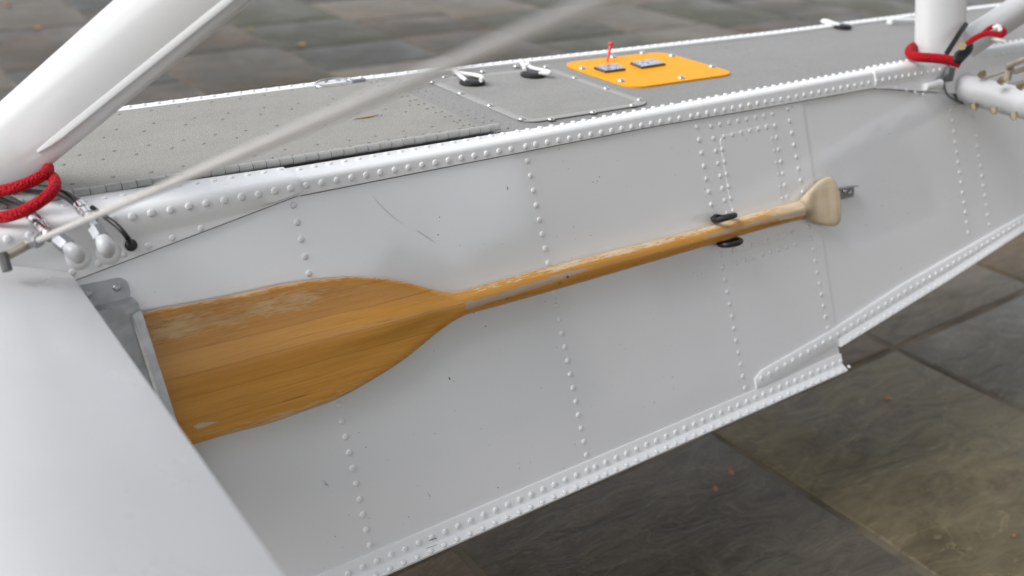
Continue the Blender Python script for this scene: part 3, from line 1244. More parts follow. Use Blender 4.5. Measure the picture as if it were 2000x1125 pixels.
g.grid([[side_xz(xr - .028 + .045 * t, ztop - .035 + (zbot - ztop) * t, POFF + .0035), side_xz(xr - .022 + .045 * t, ztop - .035 + (zbot - ztop) * t, POFF + .009), side_xz(xr + .002 + .045 * t, ztop - .030 + (zbot - ztop) * t, POFF + .006), side_xz(xr + .004 + .045 * t, ztop - .030 + (zbot - ztop) * t, POFF - .012)] for t in (0, .25, .5, .75, 1)])
g.build('pocket_lip', M_alu, pk)
for p in ((171, 574.5), (228, 562)):
    g = G()
    g.disc_dome(on_side(*p, .006), SN, .0105, .006, 12)
    g.build('pocket_rivet', M_alu, pk, auto=0)

# ---------------------------------------------------------------- paddle
PO = .031
axis_a, axis_b = on_side(332, 742, PO), on_side(1600, 410, PO)
ua = (axis_b - axis_a).normalized()
na = (SN - ua * SN.dot(ua)).normalized()
va = na.cross(ua)
if va.z < 0:
    va = -va
    # keep right-handed: x=ua, y=va, z=na
na = ua.cross(va)
pad_o = on_side(900, 590, PO)
pad = thing('paddle', 'varnished wooden canoe paddle with flaking finish, lying along the white float side', 'paddle', pad_o)
pad.rotation_euler = Matrix((ua, va, na)).transposed().to_euler()


def to_st(p):
    q = on_side(*p, PO) - pad_o
    return q.dot(ua), q.dot(va)


upE = [to_st(p) for p in ((270, 612), (330, 600), (420, 584), (500, 567), (560, 554), (620, 546), (680, 541), (720, 541.5), (760, 545), (800, 553), (840, 564), (870, 570.5), (890, 571), (920, 564.5), (960, 552.5), (1060, 525.5), (1200, 489), (1300, 465), (1400, 437.5), (1480, 413.5), (1556, 394))]
loE = [to_st(p) for p in ((372, 870), (440, 850), (530, 826), (600, 801), (650, 783), (700, 758), (750, 728), (790, 701), (820, 677), (850, 652), (880, 630.5), (900, 619), (920, 611.5), (960, 601), (1100, 561.5), (1200, 532.5), (1300, 503.5), (1400, 474), (1480, 450.5), (1566, 428))]
upE.sort()
loE.sort()
s_tip = min(upE[0][0], loE[0][0])


def ext(tab, s):
    if s < tab[0][0]:
        (a, b), (c, d) = tab[0], tab[2]
        return b + (d - b) / (c - a) * (s - a)
    # smooth interpolation
    for i in range(len(tab) - 1):
        if s <= tab[i + 1][0]:
            p0 = tab[max(i - 1, 0)]
            p1, p2 = tab[i], tab[i + 1]
            p3 = tab[min(i + 2, len(tab) - 1)]
            t = (s - p1[0]) / (p2[0] - p1[0])
            m1 = (p2[1] - p0[1]) / (p2[0] - p0[0]) * (p2[0] - p1[0])
            m2 = (p3[1] - p1[1]) / (p3[0] - p1[0]) * (p2[0] - p1[0])
            return (2 * t ** 3 - 3 * t * t + 1) * p1[1] + (t ** 3 - 2 * t * t + t) * m1 + (-2 * t ** 3 + 3 * t * t) * p2[1] + (t ** 3 - t * t) * m2
    return tab[-1][1]


NSEC = 32


def section(s, tc, hw, ht, flat, rib):
    """closed cross-section; flat>0 squares the rim (blade), rib = raised middle"""
    pts = []
    for k in range(NSEC):
        a = 2 * math.pi * k / NSEC
        c, sn = math.cos(a), math.sin(a)
        e = 2.0
        y = hw * c
        zc_ = ht * (abs(sn) ** (1 - .55 * flat)) * (1 if sn >= 0 else -1)
        if rib > 0:
            zc_ += (1 if sn >= 0 else -1) * rib * math.exp(-(c / .26) ** 2) * min(1, abs(sn) * 3)
        pts.append(Vector((s, tc + y, zc_)))
    return pts


s_end_shaft = (upE[-1][0] + loE[-1][0]) / 2
s_neck = to_st((905, 595))[0]
s_bl0 = to_st((700, 650))[0]


def half_t(s):
    # half thickness along the paddle
    return lerp_tab([(s_tip - 1, .010), (s_bl0 - .3, .0115), (s_bl0, .014), (s_neck - .12, .022), (s_neck, .031), (s_neck + .25, .034), (s_end_shaft, .034)], s)


stations = []
s = s_tip - .42
while s < s_end_shaft:
    stations.append(s)
    s += .022
stations.append(s_end_shaft)


def add_wear(ob, fw, fg):
    a = ob.data.attributes.new('wear', 'FLOAT', 'POINT')
    b = ob.data.attributes.new('grey', 'FLOAT', 'POINT')
    for i, v in enumerate(ob.data.vertices):
        p = v.co / S
        a.data[i].value = fw(p)
        b.data[i].value = fg(p)


def mk_pad(name, rows, mat, capa, capb):
    g = G()
    g.grid(rows, True, capa, capb)
    return mk(name, [v * S for v in g.v], g.f, mat, pad, local=True, auto=60)


def sec_at(s):
    tu, tl = ext(upE, s), ext(loE, s)
    blade = max(0, min(1, (s_neck - s) / .28))
    rib = lerp_tab([(s_tip, .002), (s_bl0 - .2, .010), (s_neck - .18, .024), (s_neck - .03, .004), (s_neck + .05, 0)], s)
    hw = (tu - tl) / 2
    return section(s, (tu + tl) / 2, hw, half_t(s), blade, rib * blade)


i_cut = min(range(len(stations)), key=lambda i: abs(stations[i] - (s_neck + .02)))
bl = mk_pad('blade', [sec_at(s) for s in stations[:i_cut + 1]], M_wood, True, False)
sh = mk_pad('shaft', [sec_at(s) for s in stations[i_cut:]], M_shaft, False, False)


def wear_blade(p):
    tu, tl = ext(upE, p.x), ext(loE, p.x)
    q = (p.y - tl) / max(.01, tu - tl)          # 0 lower edge, 1 upper edge
    a = min(1, max(0, 1 - abs(q - .86) / .20) * 1.3) * .66
    if p.x > s_bl0 - .15:
        a *= max(.35, 1 - (p.x - s_bl0 + .15) / .5)
    b = max(0, 1 - q / .16) * .72
    c_ = max(0, (q - .965) / .035) * .85
    n_ = max(0, 1 - (Vector((p.x - (s_neck - .03), p.y, 0)).length) / .10) * .5
    return min(1, max(a, b, c_, n_, .20))


def grey_blade(p):
    d = p.x - s_neck
    if d > -.02:
        tc = (ext(upE, p.x) + ext(loE, p.x)) / 2
        return max(0, 1 - abs(p.y - tc + .003 - 0.0) / .028) if p.z > 0 else 0
    return 0


def wear_shaft(p):
    tu, tl = ext(upE, p.x), ext(loE, p.x)
    q = (p.y - tl) / max(.01, tu - tl)
    L_ = (p.x - s_neck) / (s_end_shaft - s_neck)
    a = min(1, max(0, 1 - abs(q - .93) / .24) * 1.5) * lerp_tab([(0, .35), (.12, .50), (.22, .64), (1, .72)], L_)
    if p.z < 0:
        a = min(a, .6) + .3
    if L_ > .78:
        a = max(a, min(1, (L_ - .78) / .16) * (.95 if q > .28 else .45))
    return min(1, max(a, .24 if L_ < .5 else .40))


def grey_shaft(p):
    tu, tl = ext(upE, p.x), ext(loE, p.x)
    q = (p.y - tl) / max(.01, tu - tl)
    L_ = (p.x - s_neck) / (s_end_shaft - s_neck)
    if p.z < 0:
        return 0
    q0 = lerp_tab([(0, .42), (.15, .52), (.3, .62), (.45, .66), (.65, .56), (1, .5)], L_)
    amp = lerp_tab([(0, 1.0), (.16, .95), (.28, .6), (.33, .2), (.58, .1), (.68, .85), (1, .95)], L_)
    return max(0, 1 - abs(q - q0) / .26) * amp


add_wear(bl, wear_blade, grey_blade)
add_wear(sh, wear_shaft, grey_shaft)
# pear-shaped grip
gu = [to_st(p) for p in ((1550, 395.5), (1562, 390), (1573, 380), (1585, 368), (1596, 357), (1605.5, 350), (1617, 345.5), (1624, 347), (1629.5, 353.5), (1633.5, 363), (1635.6, 371))]
gl_ = [to_st(p) for p in ((1550, 432), (1564, 429.5), (1579, 428.5), (1590.5, 433.5), (1605.5, 439), (1624, 441.5), (1634, 440), (1638.5, 434), (1640, 424), (1640.5, 415), (1640, 405), (1638, 388), (1636, 373))]
gu.sort()
gl_.sort()
s0g, s1g = s_end_shaft, max(gu[-1][0], gl_[-1][0]) - .002
rows = []
lt, lb_ = ext(upE, s_end_shaft), ext(loE, s_end_shaft)
gmax = max(t for s_, t in gu)
gmin = min(t for s_, t in gl_)
for i in range(33):
    t = i / 32
    s = s0g + (s1g - s0g) * (1 - (1 - t) ** 1.7)
    t = (s - s0g) / (s1g - s0g)
    tu = ext(gu, s)
    tl = ext(gl_, s)
    bl_ = min(1, t / .18)
    tu = lt + (tu - lt) * bl_ if t < .18 else tu
    tl = lb_ + (tl - lb_) * bl_ if t < .18 else tl
    th = lerp_tab([(0, .034), (.3, .025), (.6, .028), (.85, .026), (.95, .020), (1, .010)], t)
    sec = section(s, (tu + tl) / 2, (tu - tl) / 2, th, .25, 0)
    dip = lerp_tab([(0, 0), (.18, .004), (.4, .016), (.7, .015), (.92, .006), (1, 0)], t)
    for k, p in enumerate(sec):
        c_ = math.cos(2 * math.pi * k / NSEC)
        if p.z > 0:
            p.z -= dip * (1 - abs(c_) ** 2.5)
    rows.append(sec)
mk_pad('grip', rows, M_grip, False, True)
# nail head / hole in the shaft and a chip low on the blade
hs_ = to_st((1097, 540))
g = G()
g.disc_dome(Vector((hs_[0], hs_[1], half_t(hs_[0]) * .985)), (0, 0, 1), .006, .0012, 10)
mk('nail_hole', [v * S for v in g.v], g.f, M_dark, pad, local=True)
cs = [to_st(p) for p in ((374, 832), (392, 824), (425, 822), (400, 832), (384, 837))]
g = G()
g.add([Vector((a, b, .0122 + .0008)) for a, b in cs], [tuple(range(5))])
# the blade surface here is close to flat: lay the chip on it
from mathutils.bvhtree import BVHTree
dg_v = [v.co.copy() for v in bl.data.vertices]
bvh = BVHTree.FromPolygons(dg_v, [tuple(p.vertices) for p in bl.data.polygons])
cv = []
for a, b in cs:
    hit = bvh.ray_cast(Vector((a * S, b * S, .2)), Vector((0, 0, -1)))
    cv.append((hit[0] if hit[0] else Vector((a * S, b * S, .006))) + Vector((0, 0, .0004)))
mk('varnish_chip', cv, [tuple(range(5))], M_chip, pad, local=True)

# black rubber clip that grips the shaft; riveted to the float
clip = None
for j, ((px, py), sgn) in enumerate((((1415, 425.5), 1), ((1426, 473.5), -1))):
    c = on_side(px, py, .050)
    g = G()
    ring = []
    for k in range(20):
        a = 2 * math.pi * k / 20
        ring.append(c + Vector((1, 0, 0)) * .047 * math.cos(a) + SN * .034 * math.sin(a) + SV * sgn * .004 * math.sin(a))
    ring.append(ring[0])
    ring.append(ring[1])
    g.tube(ring, [(.0108, .0108)] * len(ring), 10, False)
    # foot that runs back to the hull
    g.tube([c - SN * .030, c - SN * .052], [(.024, .013), (.026, .016)], 10, True, flat=(1, 0, 0))
    g.build('paddle_clip', M_black, flt)
# keeper bracket behind the grip
kb = [on_side(1628, 371, .0), on_side(1667, 364, .0), on_side(1666, 384, .0), on_side(1628, 393, .0)]
gk = G()
gk.plate(round_poly([p - SN * .001 for p in kb], .008, 3), SN, .006, .001)
keeper = gk.build('grip_keeper', M_alu_dull, flt)
q0, q1 = on_side(1628, 371, .006), on_side(1664, 364.5, .006)
g = G()
g.add([q0, q1, q1 + SN * .035, q0 + SN * .035, q0 + SV * .004, q1 + SV * .004, q1 + SN * .035 + SV * .004, q0 + SN * .035 + SV * .004], [(0, 1, 2, 3), (4, 7, 6, 5), (0, 4, 5, 1), (1, 5, 6, 2), (2, 6, 7, 3), (3, 7, 4, 0)])
g.build('keeper_flange', M_alu_dull, keeper, smooth=False)
for p, r in (((1650, 373), .012), ((1659, 376), .009)):
    g = G()
    g.disc_dome(on_side(*p, .006), SN, r, .006, 10)
    g.build('keeper_screw', M_screw, keeper, auto=0)

# thin scratches and scuffs on the side skin, and one chipped rivet mark
def scratch(pts, wdt):
    P = smooth_path([on_side(*p, .0006) for p in pts], 4)
    g = G()
    rows = []
    for i, p in enumerate(P):
        t = (P[min(i + 1, len(P) - 1)] - P[max(i - 1, 0)]).normalized()
        n_ = SN.cross(t)
        k = math.sin(math.pi * (i + .3) / (len(P) - .4))
        rows.append([p - n_ * wdt * k, p + SN * .0003, p + n_ * wdt * k])
    g.grid(rows)
    return g


g = G()
for pts, wd in ((((727, 383), (745, 402), (765, 421), (787, 437)), .0009), (((812, 449), (830, 460), (850, 474)), .0011), 
                (((628, 937), (637, 944), (643, 952)), .0016), (((632, 944), (640, 949)), .0022)):
    t = scratch(pts, wd)
    g.add(t.v, t.f)
g.build('scratches', M_scr, flt, kind='stuff', auto=0)
g = G()
for pts, wd in ((((990, 363), (991.5, 368), (991, 371)), .0018), (((876, 737), (880, 742)), .0028), (((836, 962), (841, 972)), .0007)):
    t = scratch(pts, wd)
    g.add(t.v, t.f)
g.build('paint_chips', M_dark, flt, kind='stuff', auto=0)
g = G()
for pts, wd in ((((838, 1056), (846, 1053), (853, 1051)), .0012), (((832, 1071), (842, 1068), (854, 1064)), .0007)):
    P = [at_depth(*p, (R.transposed() @ on_side(*p, .024)).z) for p in pts]
    for i in range(len(P) - 1):
        n_ = SV * wd
        g.add([P[i] - n_, P[i + 1] - n_, P[i + 1] + n_, P[i] + n_], [(0, 1, 2, 3)])
g.build('lip_chips', M_dark, flt, kind='stuff', auto=0)

# ---------------------------------------------------------------- the body the struts carry, overhead and out of frame
body = thing('unseen_fuselage', 'unseen white belly of the aircraft carried on the struts, overhead', 'unseen_fuselage', (2, 0, 1))
rows = []
for i in range(25):
    x = -7 + 19 * i / 24
    k = min(1, (x + 7.6) / 2.0) ** .5 * (1 if x < 3 else 1 - .06 * (x - 3))
    row = []
    for j in range(28):
        a = 2 * math.pi * j / 28
        c, s_ = math.cos(a), math.sin(a)
        row.append(Vector((x, 1.4 * k * math.copysign(abs(c) ** .6, c), 2.2 + (.05 * max(0, x - 3)) + 1.6 * k * math.copysign(abs(s_) ** .6, s_))))
    rows.append(row)
G().grid(rows, True, True, True).build('unseen_shell', M_strut, body)

# ---------------------------------------------------------------- struts
def strut(name, base, top, chord_dir, chord, thick, mat, label, top_scale=1.0, seam=True):
    t = thing(name, label, 'strut', base, 'faired struts rising from the float')
    ax = (Vector(top) - Vector(base)).normalized()
    cd = Vector(chord_dir)
    cd = (cd - ax * cd.dot(ax)).normalized()
    nd = ax.cross(cd)
    n = 40
    rows = []
    L = (Vector(top) - Vector(base)).length
    for i in range(15):
        f = i / 14
        c = Vector(base).lerp(Vector(top), f)
        k = 1.0
        if f < .02:
            k = .97
        row = []
        for j in range(n):
            a = 2 * math.pi * j / n
            x_ = math.cos(a)
            # streamlined section: blunt at +1, finer at -1
            th = thick * math.sin(a) * (1 + .35 * x_) * (1 - .12 * x_ * x_)
            row.append(c + cd * chord * x_ * k + nd * th * k)
        rows.append(row)
    g = G()
    g.grid(rows, True, True, True)
    g.build('fairing', mat, t)
    return t, ax, cd, nd


b0 = at_depth(-16, 318, 2.66)
t0 = at_depth(356, 0, 2.34)
axis = (t0 - b0).normalized()
p_r = at_depth(87, 308, 2.66)
cd0 = (at_depth(0, 215, 2.66) - p_r)
bb = b0 - axis * .06
tt = t0 + axis * .6
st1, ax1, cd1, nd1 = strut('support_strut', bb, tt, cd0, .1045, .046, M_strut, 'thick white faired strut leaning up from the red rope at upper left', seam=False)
# raised trailing-edge bead with a rounded lower end
g = G()
P0 = at_depth(93, 292, 2.60)
P1 = at_depth(452, 0, 2.30)
dirn = (P1 - P0).normalized()
view = P0.normalized()
sd2 = dirn.cross(view).normalized()
pts = []
rad = []
for i in range(22):
    f = i / 21
    p = P0.lerp(P1 + dirn * .3, f)
    # sit on the fairing surface
    rel = p - bb
    u = rel.dot(ax1)
    xx = rel.dot(cd1) / .1045
    xx = max(-.97, min(.97, xx))
    a = math.acos(xx)
    th = .046 * math.sin(a) * (1 + .35 * xx) * (1 - .12 * xx * xx)
    sgn = 1 if nd1.dot(-view) > 0 else -1
    pts.append(bb + ax1 * u + cd1 * xx * .1045 + nd1 * sgn * (th + .0005))
    rad.append((.0020, .0125 * min(1, .35 + i * .5)))
g.tube(pts, rad, 12, True, flat=tuple(nd1))
g.build('edge_bead', M_strut, st1)
# footing plate under the strut (mostly behind the rope)
fb = on_z(20, 395, -.99)
g = G()
g.tube([bb - ax1 * .10, bb + ax1 * .03], [(.07, .035), (.075, .036)], 18, True, flat=tuple(cd1))
g.build('footing', M_alu_dull, st1)

# right-hand struts
bR = at_depth(1836, 108, 4.62)
tR = bR + Vector((.04, -.01, 1.0)) * 1.3
tR = at_depth(1846, -300, 4.40)
pl_ = at_depth(1787, 95, 4.62)
pr_ = at_depth(1886, 95, 4.62)
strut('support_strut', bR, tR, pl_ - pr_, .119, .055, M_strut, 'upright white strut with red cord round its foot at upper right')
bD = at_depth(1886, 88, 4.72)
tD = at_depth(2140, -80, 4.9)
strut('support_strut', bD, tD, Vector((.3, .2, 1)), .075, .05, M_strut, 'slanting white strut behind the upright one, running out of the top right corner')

# ---------------------------------------------------------------- spreader bars
def bar(label, x_te, z_te, chord, thick, y0, y1, n=36, tilt=0.0, lead=True):
    t = thing('spreader_bar', label, 'spreader bar', (x_te - chord / 2, (y0 + y1) / 2, z_te), 'spreader bars joining the floats')
    up_half = [(.434, -1.113), (.4325, -1.109), (.425, -1.105), (.36, -1.079), (.28, -1.051), (.20, -1.030), (.12, -1.022), (.05, -1.030), (0, -1.052), (-.035, -1.088), (-.05, -1.13)]
    lo_half = [(-.04, -1.17), (0, -1.20), (.08, -1.225), (.18, -1.225), (.28, -1.20), (.36, -1.16), (.42, -1.125), (.432, -1.117)]
    sect = up_half + lo_half
    cxs, czs = .2, -1.125
    rows = []
    for y, k in [(y0, .90), (y0 - .006, .95), (y0 - .016, .98), (y0 - .04, 1.0)] + [(y0 + (y1 - y0) * (.04 + .96 * i / 10), 1.0) for i in range(11)]:
        rows.append([Vector((cxs + (x - cxs) * k, y, czs + (z - czs) * k)) for x, z in sect])
    g = G()
    g.grid(rows, True, True, True)
    g.build('bar_fairing', M_bar, t)
    return t


yend = side_xz(0, -1.12).y - .012
bf = bar('broad white spreader bar across the lower left corner, nearest the viewer', .434, -1.127, .44, .100, yend, .25)
# aft bar on the right, seen from its front edge
ba = thing('spreader_bar', 'rounded white spreader bar with brass bolts, leaving the right edge of the photo', 'spreader bar', (4.6, 1.6, -1.13), 'spreader bars joining the floats')
yR = side_xz(0, -1.13).y - .004
e0 = on_side(1862, 172)
rows = []
ccx, ccz = e0.x + .09, e0.z - .01
for y, k in ((yR, .95), (yR - .02, .98), (yR - .06, 1.0), (1.8, 1.0), (1.0, 1.0), (.2, 1.0)):
    row = []
    for j in range(32):
        a = 2 * math.pi * j / 32
        row.append(Vector((ccx + .090 * k * math.cos(a), y, ccz + .066 * k * math.sin(a) * (1 - .15 * math.cos(a)))))
    rows.append(row)
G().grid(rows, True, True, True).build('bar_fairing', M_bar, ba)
# dark sealing bead round its root
ring = [Vector((ccx + .091 * math.cos(a), side_xz(0, ccz + .067 * math.sin(a)).y - .004, ccz + .067 * math.sin(a))) for a in [2 * math.pi * k / 32 for k in range(33)]]
G().tube(ring, .0055, 8, False).build('root_seal', M_blacktape, ba)
for (px, py) in ((1903, 211), (1942, 218), (1981, 229), (1920, 143.5), (1958, 155.5), (1996, 165.5)):
    lowr = py > 190
    p = at_depth(px, py, (R.transposed() @ Vector((ccx, 2.2 - (px - 1903) * .004, ccz))).z)
    if lowr:
        p = at_depth(px, py, (R.transposed() @ Vector((ccx - .06, 2.33 - (px - 1903) * .0045, ccz - .08))).z)
    else:
        p = at_depth(px, py, (R.transposed() @ Vector((ccx + .02, 2.33 - (px - 1920) * .0045, ccz + .08))).z)
    g = G()
    ax_ = Vector((0, -.5, -1 if lowr else 1)).normalized()
    g.tube([p - ax_ * .02, p + ax_ * .004], .017, 6)
    g.tube([p + ax_ * .003, p + ax_ * .014], .009, 8)
    g.build('bolt', M_brass, ba, smooth=False)

# ---------------------------------------------------------------- bracing wires
wire = thing('bracing_wire', 'long grey bracing wire crossing the picture from the bronze fork at left', 'wire', at_depth(60, 476, 2.33), 'bracing wires')
wa = at_depth(70, 471, 2.33)
wb = at_depth(1190, -6, .80)
wd_ = (wb - wa).normalized()
pts = [wa.lerp(wb + wd_ * .5, i / 20) for i in range(21)]
G().tube(pts, [(.0076, .0076)] * 21, 12, True).build('rod', M_wire, wire)
g = G()
g.tube([wa - wd_ * .035, wa - wd_ * .01, wa + wd_ * .02, wa + wd_ * .03], [.013, .017, .017, .012], 8)
g.build('lock_nut', M_alu_dull, wire)
fk = at_depth(4, 504, 2.31)
g = G()
sdv = wd_.cross(Vector((0, 0, 1))).normalized()
for s_ in (-1, 1):
    g.tube([wa - wd_ * .03, wa - wd_ * .05 + sdv * .012 * s_, fk + sdv * .014 * s_], [(.010, .007)] * 3, 8, True)
g.build('fork', M_bronze, wire)
g = G()
fb_ = at_depth(9, 510, 2.30)
g.tube([fb_ + Vector((0, .012, .016)), fb_ + Vector((0, -.014, -.020))], .012, 8)
g.build('clevis_pin', M_dark, wire)

wire2 = thing('bracing_wire', 'short stretch of wire with a brass turnbuckle above the right spreader bar', 'wire', at_depth(1930, 152, 4.3), 'bracing wires')
w0, w1 = at_depth(1925, 153, 4.45), at_depth(1972, 136, 4.2)
G().tube([w0, w1], .006, 8).build('rod', M_bronze, wire2)
d_ = (w1 - w0).normalized()
g = G()
w2 = at_depth(2020, 118, 3.95)
dd = (w2 - w1).normalized()
sv_ = dd.cross(Vector((0, 0, 1))).normalized()
for s_ in (-1, 1):
    g.tube([w1 - dd * .01, w1 + dd * .03 + sv_ * .018 * s_ + Vector((0, 0, .012 * s_)), w2 + sv_ * .018 * s_ + Vector((0, 0, .012 * s_))], [.012, .011, .011], 8)
g.build('turnbuckle', M_bronze, wire2)
g = G()
g.tube([w1 + Vector((0, 0, .02)), w1 - Vector((0, 0, .045))], .016, 8)
g.build('clevis_pin', M_bronze, wire2)

# ---------------------------------------------------------------- red ropes
def dpt(p):
    return (R.transposed() @ p).z


rope1 = thing('rope', 'thick red rope looped twice round the foot of the big left strut', 'rope', at_depth(50, 380, 2.5), 'red ropes tied round strut feet')
l1 = [(-60, 360, 2.70), (-40, 376, 2.55), (-5, 374, 2.50), (30, 366, 2.49), (60, 355, 2.50), (84, 342, 2.52), (94, 331, 2.58), (88, 322, 2.68), (60, 320, 2.78)]
l2 = [(-60, 420, 2.48), (-10, 425, 2.45), (25, 420, 2.44), (60, 405, 2.44), (90, 385, 2.45), (106, 367, 2.48), (106, 352, 2.53), (97, 342, 2.60), (80, 335, 2.7)]
for L_ in (l1, l2):
    P = smooth_path([at_depth(*p) for p in L_], 8)
    G().tube(P, .0152, 14).build('strand', M_rope, rope1)
rope2 = thing('rope', 'red cord wrapped round the upright right strut with a looped tail', 'rope', at_depth(1830, 112, 4.4), 'red ropes tied round strut feet')
l3 = [(1800, 88, 4.70), (1786, 92, 4.62), (1777, 100, 4.54), (1780, 108, 4.48), (1800, 112, 4.44), (1830, 114, 4.41), (1855, 118, 4.39), (1876, 124, 4.38)]
P = smooth_path([at_depth(*p) for p in l3], 8)
G().tube(P, [(.026, .020)] * len(P), 12).build('strand', M_rope, rope2)
l4 = [(1886, 88, 4.46), (1905, 74, 4.46), (1925, 66, 4.46), (1945, 66, 4.45), (1958, 68, 4.45), (1962, 60, 4.46), (1954, 54, 4.48), (1940, 52, 4.5), (1928, 58, 4.5), (1912, 72, 4.48)]
P = smooth_path([at_depth(*p) for p in l4], 6)
G().tube(P, [(.013, .010)] * len(P), 10).build('loop', M_rope, rope2)
P = smooth_path([at_depth(*p) for p in ((1938, 74, 4.47), (1950, 78, 4.46), (1962, 82, 4.46))], 5)
g = G()
g.tube(P, .010, 8)
P = smooth_path([at_depth(*p) for p in ((1940, 56, 4.45), (1950, 52, 4.44), (1954, 60, 4.44))], 5)
g.tube(P, .011, 8)
g.build('cord_end', M_cord, rope2)

# black clamp with a strap beside the right strut
clm = thing('clamp', 'black clamp with a brass nut and strap at the foot of the upright right strut', 'clamp', at_depth(1875, 108, 4.4))
g = G()
cc = at_depth(1880, 106, 4.30)
e1, e2, e3 = at_depth(1897, 99, 4.30) - cc, at_depth(1873, 123, 4.30) - cc, cc.normalized()
out = round_poly([cc - e1 * 1.3 - e2 * .7, cc + e1 * .8 - e2 * 1.15, cc + e1 * 1.3 + e2 * .1, cc + e2 * 1.3 + e1 * .3, cc - e1 * .9 + e2 * .6], .02, 3)
g.plate([p + e3 * .05 for p in out], -e3, .09, .012)
g.build('clamp_body', M_black, clm)
g = G()
g.tube(smooth_path([at_depth(*p) for p in ((1848, 106, 4.42), (1862, 84, 4.46), (1876, 62, 4.5), (1888, 46, 4.55))], 5), [(.012, .004)] * 16, 8, True)
g.build('strap', M_black, clm)
g = G()
c2 = at_depth(1879, 90, 4.24)
g.tube([c2 + e3 * .02, c2 - e3 * .012], .0185, 6)
g.build('nut', M_brass, clm, smooth=False)
# small grey lug with hoses below the clamp, on the float side
g = G()
lp = [on_side(1843, 132, .01), on_side(1856, 134, .01), on_side(1850, 160, .01), on_side(1822, 160, .01), on_side(1840, 146, .01)]
g.plate(lp, SN, .03, .003)
g.build('strut_lug', M_blacktape, flt)
g = G()
g.tube([on_side(1806, 170, .02), on_side(1836, 163, .03)], [.017, .021], 12)
g.build('lug_bolt', M_trim, flt)
G().tube(smooth_path([on_side(*p, .02) for p in ((1853, 128), (1845, 150), (1844, 166), (1850, 184), (1866, 196), (1890, 203))], 5), .0045, 8).build('root_sealant', M_blacktape, flt)

# ---------------------------------------------------------------- hoses on the forward doubler
def hose(label, path, ferr, nut, elbow, dep):
    t = thing('hydraulic_hose', label, 'hose', at_depth(*elbow[0], dep), 'hydraulic hoses at the strut foot')
    P = smooth_path([at_depth(*p) for p in path], 6)
    G().tube(P, .0135, 12).build('hose', M_hose, t)
    a, b = at_depth(*ferr[0]), at_depth(*ferr[1])
    G().tube([a, a.lerp(b, .12), a.lerp(b, .5), a.lerp(b, .55), b], [.015, .0165, .0165, .014, .014], 14).build('ferrule', M_steel, t)
    d_ = (b - a).normalized()
    G().tube([b - d_ * .002, b + d_ * .014, b + d_ * .016, b + d_ * .022], [.012, .012, .018, .018], 12).build('collar', M_screw, t)
    a2, b2 = at_depth(*nut[0]), at_depth(*nut[1])
    G().tube([b, a2], .011, 10).build('stem', M_steel, t)
    G().tube([a2, a2.lerp(b2, .08), a2.lerp(b2, .92), b2], [.0175, .0205, .0205, .0175], 6).build('hex_nut', M_alu_dull, t, smooth=False)
    e = [at_depth(*b2_) if len(b2_) == 3 else on_side(*b2_, .014) for b2_ in elbow[1:]]
    P = smooth_path([b2.lerp(a2, .05)] + e, 6)
    G().tube(P, [.0165 + .0035 * math.sin(math.pi * i / (len(P) - 1)) for i in range(len(P))], 14).build('elbow', M_bar, t)
    c = e[-1]
    G().disc_dome(on_side(*elbow[0], .006), SN, .034, .008, 20, .8).build('boss', M_trim, t)
    return t


hose('black hose with polished ferrule and white elbow, right one of the pair beside the grommet',
     [(40, 366, 2.62), (75, 370, 2.60), (105, 374, 2.57), (130, 382, 2.54), (147, 393, 2.515), (155, 402, 2.50)],
     ((154, 400, 2.505), (172, 420, 2.475)), ((187, 446, 2.445), (200, 468, 2.425)), ((212, 493), (204, 476, 2.415), (209, 486, 2.42), (211, 492, 2.47)), 2.45)
hose('black hose with polished ferrule and white elbow, left one nearest the bronze fork',
     [(-25, 372, 2.60), (0, 383, 2.57), (22, 394, 2.54), (42, 406, 2.51), (62, 421, 2.485), (68, 428, 2.475)],
     ((66, 426, 2.48), (90, 452, 2.45)), ((114, 467, 2.42), (136, 485, 2.40)), ((153, 503), (142, 491, 2.39), (150, 498, 2.395), (152, 503, 2.45)), 2.42)
cab = thing('cable', 'thin black cable dropping into a rubber grommet beside the hoses', 'cable', on_side(256, 479))
G().tube(smooth_path([at_depth(*p) for p in ((180, 405, 2.55), (195, 416, 2.53), (212, 428, 2.50), (230, 442, 2.49), (246, 460, 2.49), (255, 476, 2.52))], 6), .0068, 10).build('wire', M_hose, cab)
G().disc_dome(on_side(256, 479, .013), SN, .0165, .011, 14, .8).build('grommet', M_black, cab)

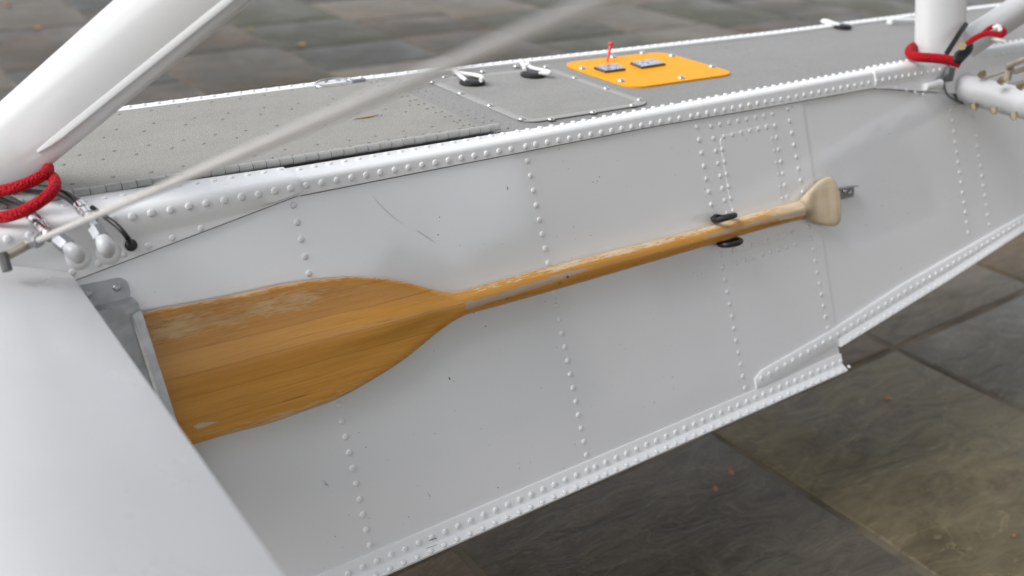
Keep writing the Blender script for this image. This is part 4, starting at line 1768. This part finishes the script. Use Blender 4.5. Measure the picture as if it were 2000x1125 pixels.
# ---------------------------------------------------------------- rubber plugs with white cord
def plug(px, py, r, label, cord):
    c = on_z(px, py, -1.0)
    t = thing('rubber_plug', label, 'plug', c, 'black rubber plugs in the deck')
    g = G()
    n = 24
    rows = [[c + Vector((r * q * math.cos(2 * math.pi * k / n), r * q * math.sin(2 * math.pi * k / n), h)) for k in range(n)] for q, h in ((1.0, -.006), (1.03, .002), (.99, .010), (.85, .014), (.5, .0155))]
    g.grid(rows, True, True, True)
    g.build('plug', M_black, t)
    g = G()
    dep = dpt(c)
    for path in cord:
        P = smooth_path([at_depth(a, b, dep + dz) for a, b, dz in path], 6)
        g.tube(P, .0085, 10)
    g.build('cord', M_cord, t)


plug(922.5, 162, .051, 'black rubber plug with a white cord loop, left one in the screwed panel',
     [[(911, 158, -.03), (904, 152, 0), (896, 145, .05), (890, 139, .12), (896, 141, .10), (910, 144, .05), (928, 147, .02), (940, 150, -.02), (942, 154, -.04), (938, 157, -.05)], [(893, 141, .08), (887, 136, .15), (886, 141, .12)]])
plug(1041, 147, .051, 'black rubber plug with a white cord loop, right one near the yellow plate',
     [[(1024, 138, .0), (1024, 131, .06), (1018, 121, .16), (1028, 126, .10), (1040, 133, .04), (1058, 137, .0), (1071, 140, -.03), (1073, 143, -.04), (1060, 143, -.03), (1052, 144, -.03)], [(1020, 124, .10), (1030, 122, .12), (1032, 128, .06)]])
plug(1646, 53, .045, 'small blurred black plug with white cord near the far deck edge',
     [[(1640, 50, -.02), (1630, 46, 0), (1612, 40, .05), (1606, 42, .06), (1622, 45, .02), (1638, 47, 0)]])

# light fittings along the far right of the deck: a white cleat bar
g = G()
a, b = on_z(1740, 39, -.985), on_z(1800, 39, -.985)
g.tube([a, b], .012, 10)
g.tube([a + Vector((0, 0, -.02)), a + Vector((0, 0, .006))], .02, 10)
g.build('deck_cleat', M_trim, flt)
# straw blown onto the hatch
p0 = on_z(718, 229, -.994)
g = G()
g.tube([p0 + Vector((-.045, .004, 0)), p0, p0 + Vector((.045, .006, .001))], [.0012, .0028, .0012], 6)
o = g.build('grass_blade', M_ochre)
o['label'] = 'dry blade of grass lying on the grey hatch lid'
o['category'] = 'grass blade'
